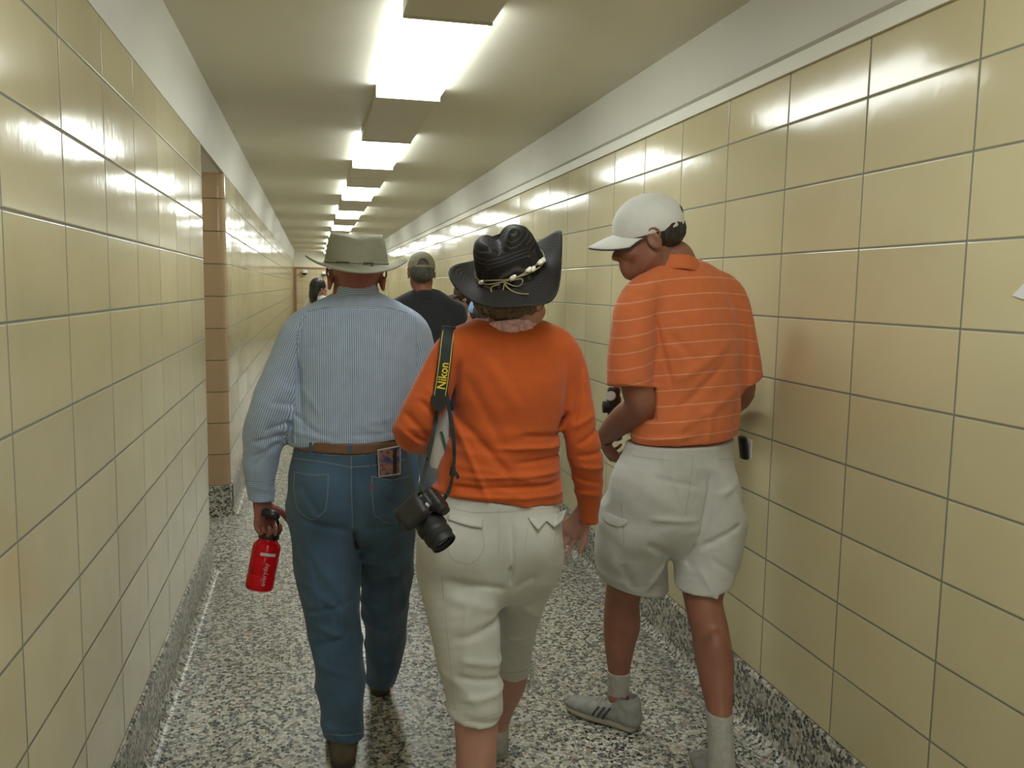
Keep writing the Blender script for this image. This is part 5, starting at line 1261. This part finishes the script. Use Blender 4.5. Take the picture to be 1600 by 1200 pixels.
# ------------------------------------------------------------------ people further down the corridor
def far_person(x, Y, H, label, shirt, trousers, skin_m, hair_m, yaw=0, head_yaw=0, head_pitch=0, headoff=(0, 0), short=True, cap=None, cap_yaw=None, longhair=False, hh=0.008, wide=1.0, step=0.12, shoes=None, dress=False, armpose=None):
    root = empty('person', (x, Y, 0), label, 'person')
    k = H / 1.75; R = rotm(yaw); o = A_((x, Y, 0))
    L = lambda q: [*(o + R @ (A_(q[:3]) * k)), q[3] * k, q[4] * k]
    S_ = lambda rows: [L(q) for q in rows]
    w = wide
    torso = S_([(0, 0, 1.44, .13 * w, .08), (0, 0, 1.38, .175 * w, .10), (0, 0, 1.27, .172 * w, .122), (0, 0, 1.15, .160 * w, .122), (0, 0, 1.03, .158 * w, .118), (0, 0, .93, .168 * w, .122)])
    sho = S_([(-.165 * w, 0, 1.405, .05, .055), (-.09, 0, 1.455, .05, .055), (0, 0, 1.475, .055, .055), (.09, 0, 1.455, .05, .055), (.165 * w, 0, 1.405, .05, .055)])
    def arm(sx):
        if armpose and sx in armpose: return S_(armpose[sx])
        y = step * sx * .7
        return S_([(sx * .185 * w, 0, 1.38, .052, .055), (sx * .215 * w, -.01, 1.24, .048, .052), (sx * .235 * w, .0, 1.10, .040, .044), (sx * .24 * w, y * .5, .98, .036, .038), (sx * .235 * w, y, .86, .026, .024)])
    def leg(sx):
        y = -step * sx
        return S_([(sx * .088, 0, .90, .088, .10), (sx * .09, y * .3, .72, .080, .088), (sx * .09, y * .6, .50, .062, .066), (sx * .088, y * .8, .30, .055, .062), (sx * .088, y, .09, .044, .048)])
    aL, aR, lL, lR = arm(-1), arm(1), leg(-1), leg(1)
    pel = S_([(0, 0, 1.0, .150 * w, .112), (0, 0, .92, .170 * w, .128), (0, -.005, .84, .172 * w, .13)])
    hc = A_(L((headoff[0], headoff[1], 1.635, 0, 0))[:3])
    allp = A_(torso + aL + aR + lL + lR)
    lo = allp[:, :3].min(0) - (.14, .16, .05); hi = allp[:, :3].max(0) + (.14, .22, 0); lo[2] = 0; hi[2] = hc[2] + .17
    V = Vol(lo, hi, hh)
    V.chain(torso, .02, R[:, 0], grow=-.025); V.chain(pel, .03, R[:, 0], grow=-.025); V.chain(aL, .03, grow=-.008); V.chain(aR, .03, grow=-.008)
    V.chain(lL, .02, grow=-.012); V.chain(lR, .02, grow=-.012)
    for l in (lL, lR):
        e = A_(l[-1][:3]); V.chain([[*e, .035, .04], [e[0], e[1], .05, .038, .04], [*(A_((e[0], e[1], .035)) + R[:, 1] * .12), .038, .026]], .02, R[:, 0])
    V.chain([[*(hc + (0, 0, -.05 * k)), .055, .056], [*L((0, -.005, 1.46, .056, .056))[:3], .060, .06]], .02)
    RH = head(V, hc, head_yaw, head_pitch, 0, k ** .5)
    for a_, sx in ((aL, -1), (aR, 1)):
        e = A_(a_[-1][:3]); d_ = nrm(e - A_(a_[-2][:3])); hand(V, e, d_, R[:, 0] * -sx, 1, [(20, 30, 20)] * 4, .95 * k)
    link('body', V.mesh('body', 1), root, [skin_m])
    V = Vol(lo, hi, hh)
    V.chain(torso, .02, R[:, 0]); V.chain(sho, .04, (0, 1, 0))
    for a_, sx in ((aL, -1), (aR, 1)):
        n = 3 if short else 5; rows = [list(q) for q in a_[:n]]
        if short: rows[-1] = [*(A_(rows[1][:3]) * .35 + A_(rows[2][:3]) * .65), rows[2][3] + .004, rows[2][4] + .004]
        V.chain(rows, .03, grow=.012)
    V.plane(L((0, 0, .93, 0, 0))[:3], (0, 0, -1), lo=(o + R @ (-.26, 0, 0))[0:1].tolist() + [lo[1], lo[2]], hi=[hi[0], hi[1], .98 * k]) if False else None
    V.folds(lambda p: .005 * (ridged(p + .3 * np.stack([p[:, 2]] * 3, 1), (7, 7, 9), 5) - .4))
    sh = link('shirt', V.mesh('shirt', 1), root, [shirt])
    V = Vol(lo, hi, hh)
    V.chain(lL, .01, grow=.006); V.chain(lR, .01, grow=.006); V.chain(pel, .03, R[:, 0], grow=.004)
    V.folds(lambda p: .005 * (ridged(p, (8, 8, 12), 7) - .4))
    link('trousers', V.mesh('trousers', 1), root, [trousers])
    for l in (lL, lR):
        e = A_(l[-1][:3]); shoe(root, (e[0], e[1] - .055, 0), R[:, 1], [shoes or M_SHOEB, M_SOLE], L=.27 * k, h=.006)
    # collar
    V = Vol(A_(L((0, 0, 1.48, 0, 0))[:3]) - .12, A_(L((0, 0, 1.48, 0, 0))[:3]) + .12, .005)
    V.chain([[*L((0, -.005, 1.455, 0, 0))[:3], .078, .078], [*L((0, -.004, 1.52, 0, 0))[:3], .066, .066]], 0); V.shell(.01)
    V.plane(L((0, 0, 1.505, 0, 0))[:3], R @ A_((0, .3, 1))); V.plane(L((0, 0, 1.46, 0, 0))[:3], (0, 0, -1))
    link('collar', V.mesh('collar', 1), sh, [shirt])
    s = k ** .5
    V = Vol(hc - (.18, .18, .34), hc + (.18, .18, .18), .005)
    if longhair:
        V.ell(loc(hc, RH, (0, -.022, .026)), (.088, .100, .094), RH, .01)
        V.chain([[*loc(hc, RH, (0, -.06, .0)), .082, .06], [*loc(hc, RH, (-.0, -.085, -.09)), .078, .045], [*loc(hc, RH, (.0, -.085, -.17)), .06, .035]], .02, RH[:, 0])
        V.plane(loc(hc, RH, (0, .05, 0)), RH @ A_((0, 1, -.6)))
    else:
        V.ell(loc(hc, RH, (0, -.022, .022)), (.081 * s, .099 * s, .088 * s), RH, .01); V.ell(loc(hc, RH, (0, -.062, -.025)), (.062 * s, .046 * s, .040 * s), RH, .03)
        V.plane(loc(hc, RH, (0, .0, 0)), RH @ A_((0, 1, -.5)))
    V.folds(lambda p: .005 * (ridged(p, (50, 50, 14), 6) - .35))
    link('hair', V.mesh('hair', 0), root, [hair_m])
    if cap:
        RC = RH if cap_yaw is None else rotm(cap_yaw, head_pitch)
        V = Vol(hc - (.2, .2, .08), hc + (.2, .2, .18), .004)
        V.ell(loc(hc, RC, (0, -.014, .036)), (.087 * s, .107 * s, .095 * s), RC, 0)
        V.plane(loc(hc, RC, (0, 0, .022)), RC @ A_((0, .1, -1))); V.shell(.008)
        if cap.get('hole'): V.chain([[*loc(hc, RC, (-.026, -.112, .046)), .010, .024], [*loc(hc, RC, (.026, -.112, .046)), .010, .024]], .0, RC[:, 1], cut=True); V.ell(loc(hc, RC, (0, -.118, .058)), (.030, .04, .020), RC, 0, True)
        c_ = link('cap', V.mesh('cap', 1), root, [cap['m']])
        if cap.get('hole'):
            pts = [loc(hc, RC, ((.0885) * math.cos(t), -.014 + .108 * math.sin(t), .030)) for t in np.radians(np.linspace(235, 305, 9))]
            ribbon('cap_strap', pts, .014, lambda i: (0, -1, 0), .003, cap['m'], c_, 2)
        if cap.get('panel'):
            V = Vol(hc - (.2, .2, .08), hc + (.2, .2, .18), .004); V.ell(loc(hc, RC, (0, -.014, .036)), (.089 * s, .109 * s, .097 * s), RC, 0)
            V.plane(loc(hc, RC, (0, 0, .022)), RC @ A_((0, .1, -1))); V.plane(loc(hc, RC, (0, .035, 0)), RC @ A_((0, -1, 0))); V.shell(.006)
            link('front_panel', V.mesh('front_panel', 1), c_, [cap['panel']])
        if cap.get('novisor'): return root
        Vv = []; n = 16; m_ = 5
        for j in range(m_ + 1):
            for i in range(n + 1):
                t = math.radians(20 + 140 * i / n); q = j / m_; ex = .075 * q * math.sin(t) ** .6
                Vv.append(loc(hc, RC, (.083 * math.cos(t), -.014 + .105 * math.sin(t) + ex, .030 - .018 * (math.cos(t)) ** 2 - .016 * q ** 1.3)))
        vo = link('visor', mesh('visor', Vv, [((n + 1) * j + i, (n + 1) * j + i + 1, (n + 1) * (j + 1) + i + 1, (n + 1) * (j + 1) + i) for j in range(m_) for i in range(n)]), c_, [cap['m']], True)
        md = vo.modifiers.new('t', 'SOLIDIFY'); md.thickness = .005
    return root
M_CHAR = cloth('charcoal_knit', (0.032, 0.034, 0.042), 0.85, 0.1, 20); M_BJEAN = cloth('pale_blue_denim', (0.10, 0.20, 0.36), 0.85, 0.2, 8)
M_KCAP = noisy(mat('khaki_cap', (.30, .28, .19), .8), (.30, .28, .19), .1, 20); M_GHAIR = mat('grey_brown_hair', (.1, .09, .08), .5); hair_mat(M_GHAIR, (.04, .035, .03), (.13, .12, .11))
M_BRH = mat('chestnut_hair', (.05, .025, .015), .5); hair_mat(M_BRH, (.03, .016, .010), (.07, .035, .02)); M_BRCAP = mat('dark_brown_cap', (.045, .025, .015), .8)
M_NAVY = mat('navy_cotton', (.015, .03, .09), .8); M_LBLUE = mat('light_blue_mesh', (.22, .38, .62), .8); M_WHITES = cloth('white_blouse', (.70, .70, .68)); M_DTROU = cloth('dark_trousers', (.03, .03, .035))
M_BHAIR = mat('black_hair', (.01, .008, .008), .45); M_TEE = cloth('grey_tee', (.30, .30, .30))
far_person(P(664, 500, 5.4)[0] - .0, 5.4, 1.72, 'person in charcoal polo shirt and khaki cap, seen between the two brimmed hats', M_CHAR, M_BJEAN, M_SKINA, M_GHAIR, yaw=-3, cap=dict(m=M_KCAP, hole=True), headoff=(-.025, 0), hh=.007, wide=1.10, head_pitch=4)
far_person(P(728, 480, 6.0)[0], 6.0, 1.55, 'person in dark brown cap facing left, mostly hidden behind the charcoal polo', M_TEE, M_DTROU, M_SKINB, M_BRH, yaw=15, head_yaw=62, head_pitch=8, longhair=True, cap=dict(m=M_BRCAP))
far_person(P(758, 480, 4.15)[0], 4.15, 1.46, 'person in navy cap with light blue front, behind the dark straw hat', M_NAVY, M_DTROU, M_SKINB, M_DHAIR, yaw=10, head_yaw=60, longhair=True, cap=dict(m=M_NAVY, panel=M_LBLUE, novisor=True), wide=.85, step=.10)
far_person(P(499, 460, 11.0)[0], 11.0, 1.60, 'distant person with long black hair and white top near the left wall', M_WHITES, M_DTROU, M_SKINB, M_BHAIR, yaw=-40, head_yaw=-60, longhair=True, step=.08)

# ------------------------------------------------------------------ small fixtures
def dome(c, label, r=.085):
    root = empty('security_camera', c, label, 'security camera', 'dome cameras on the end wall')
    W_ = mat('white_housing', (.75, .75, .72), .4)
    lathe('mount', [(0, r * .9), (r * .7, r * .9), (r, r * .55), (r, 0), (r * .95, -.01), (0, -.01)], W_, root, c)
    lathe('dome_glass', [(r * .86, -.008), (r * .82, -r * .35), (r * .6, -r * .65), (r * .3, -r * .82), (0, -r * .86)], mat('smoked_dome', (.01, .01, .012), .05), root, c)
    boxo('bracket', (c[0] - .02, c[0] + .02, c[1] + .03, YE + .001, c[2] + r * .4, c[2] + r * .85), W_, root)
dome(P(476, 426, YE - .10), 'white dome security camera on the end wall near the brown corner')
dome(P(506, 428, YE - .10), 'second small dome security camera beside the khaki hat brim', .07)
def paper():
    Yp = 1.48 * P(1590, 458, 1.0)[1] / P(1590, 458, 1.0)[0]
    def Q(x, y):
        v = P(x, y, 1.0) - EYE; return EYE + v * (XR - .004) / v[0]
    a = [Q(1581, 462), Q(1604, 439), Q(1612, 468), Q(1597, 467)]
    root = empty('paper_notice', sum(a) / 4, 'corner of a white paper notice on the right wall at the picture edge', 'notice')
    V = a + [q + A_((.004, 0, 0)) for q in a]
    link('sheet', mesh('sheet', V, [(0, 1, 2, 3), (7, 6, 5, 4), (0, 4, 5, 1), (1, 5, 6, 2), (2, 6, 7, 3), (3, 7, 4, 0)]), root, [mat('white_paper', (.75, .77, .78), .5)])
paper()
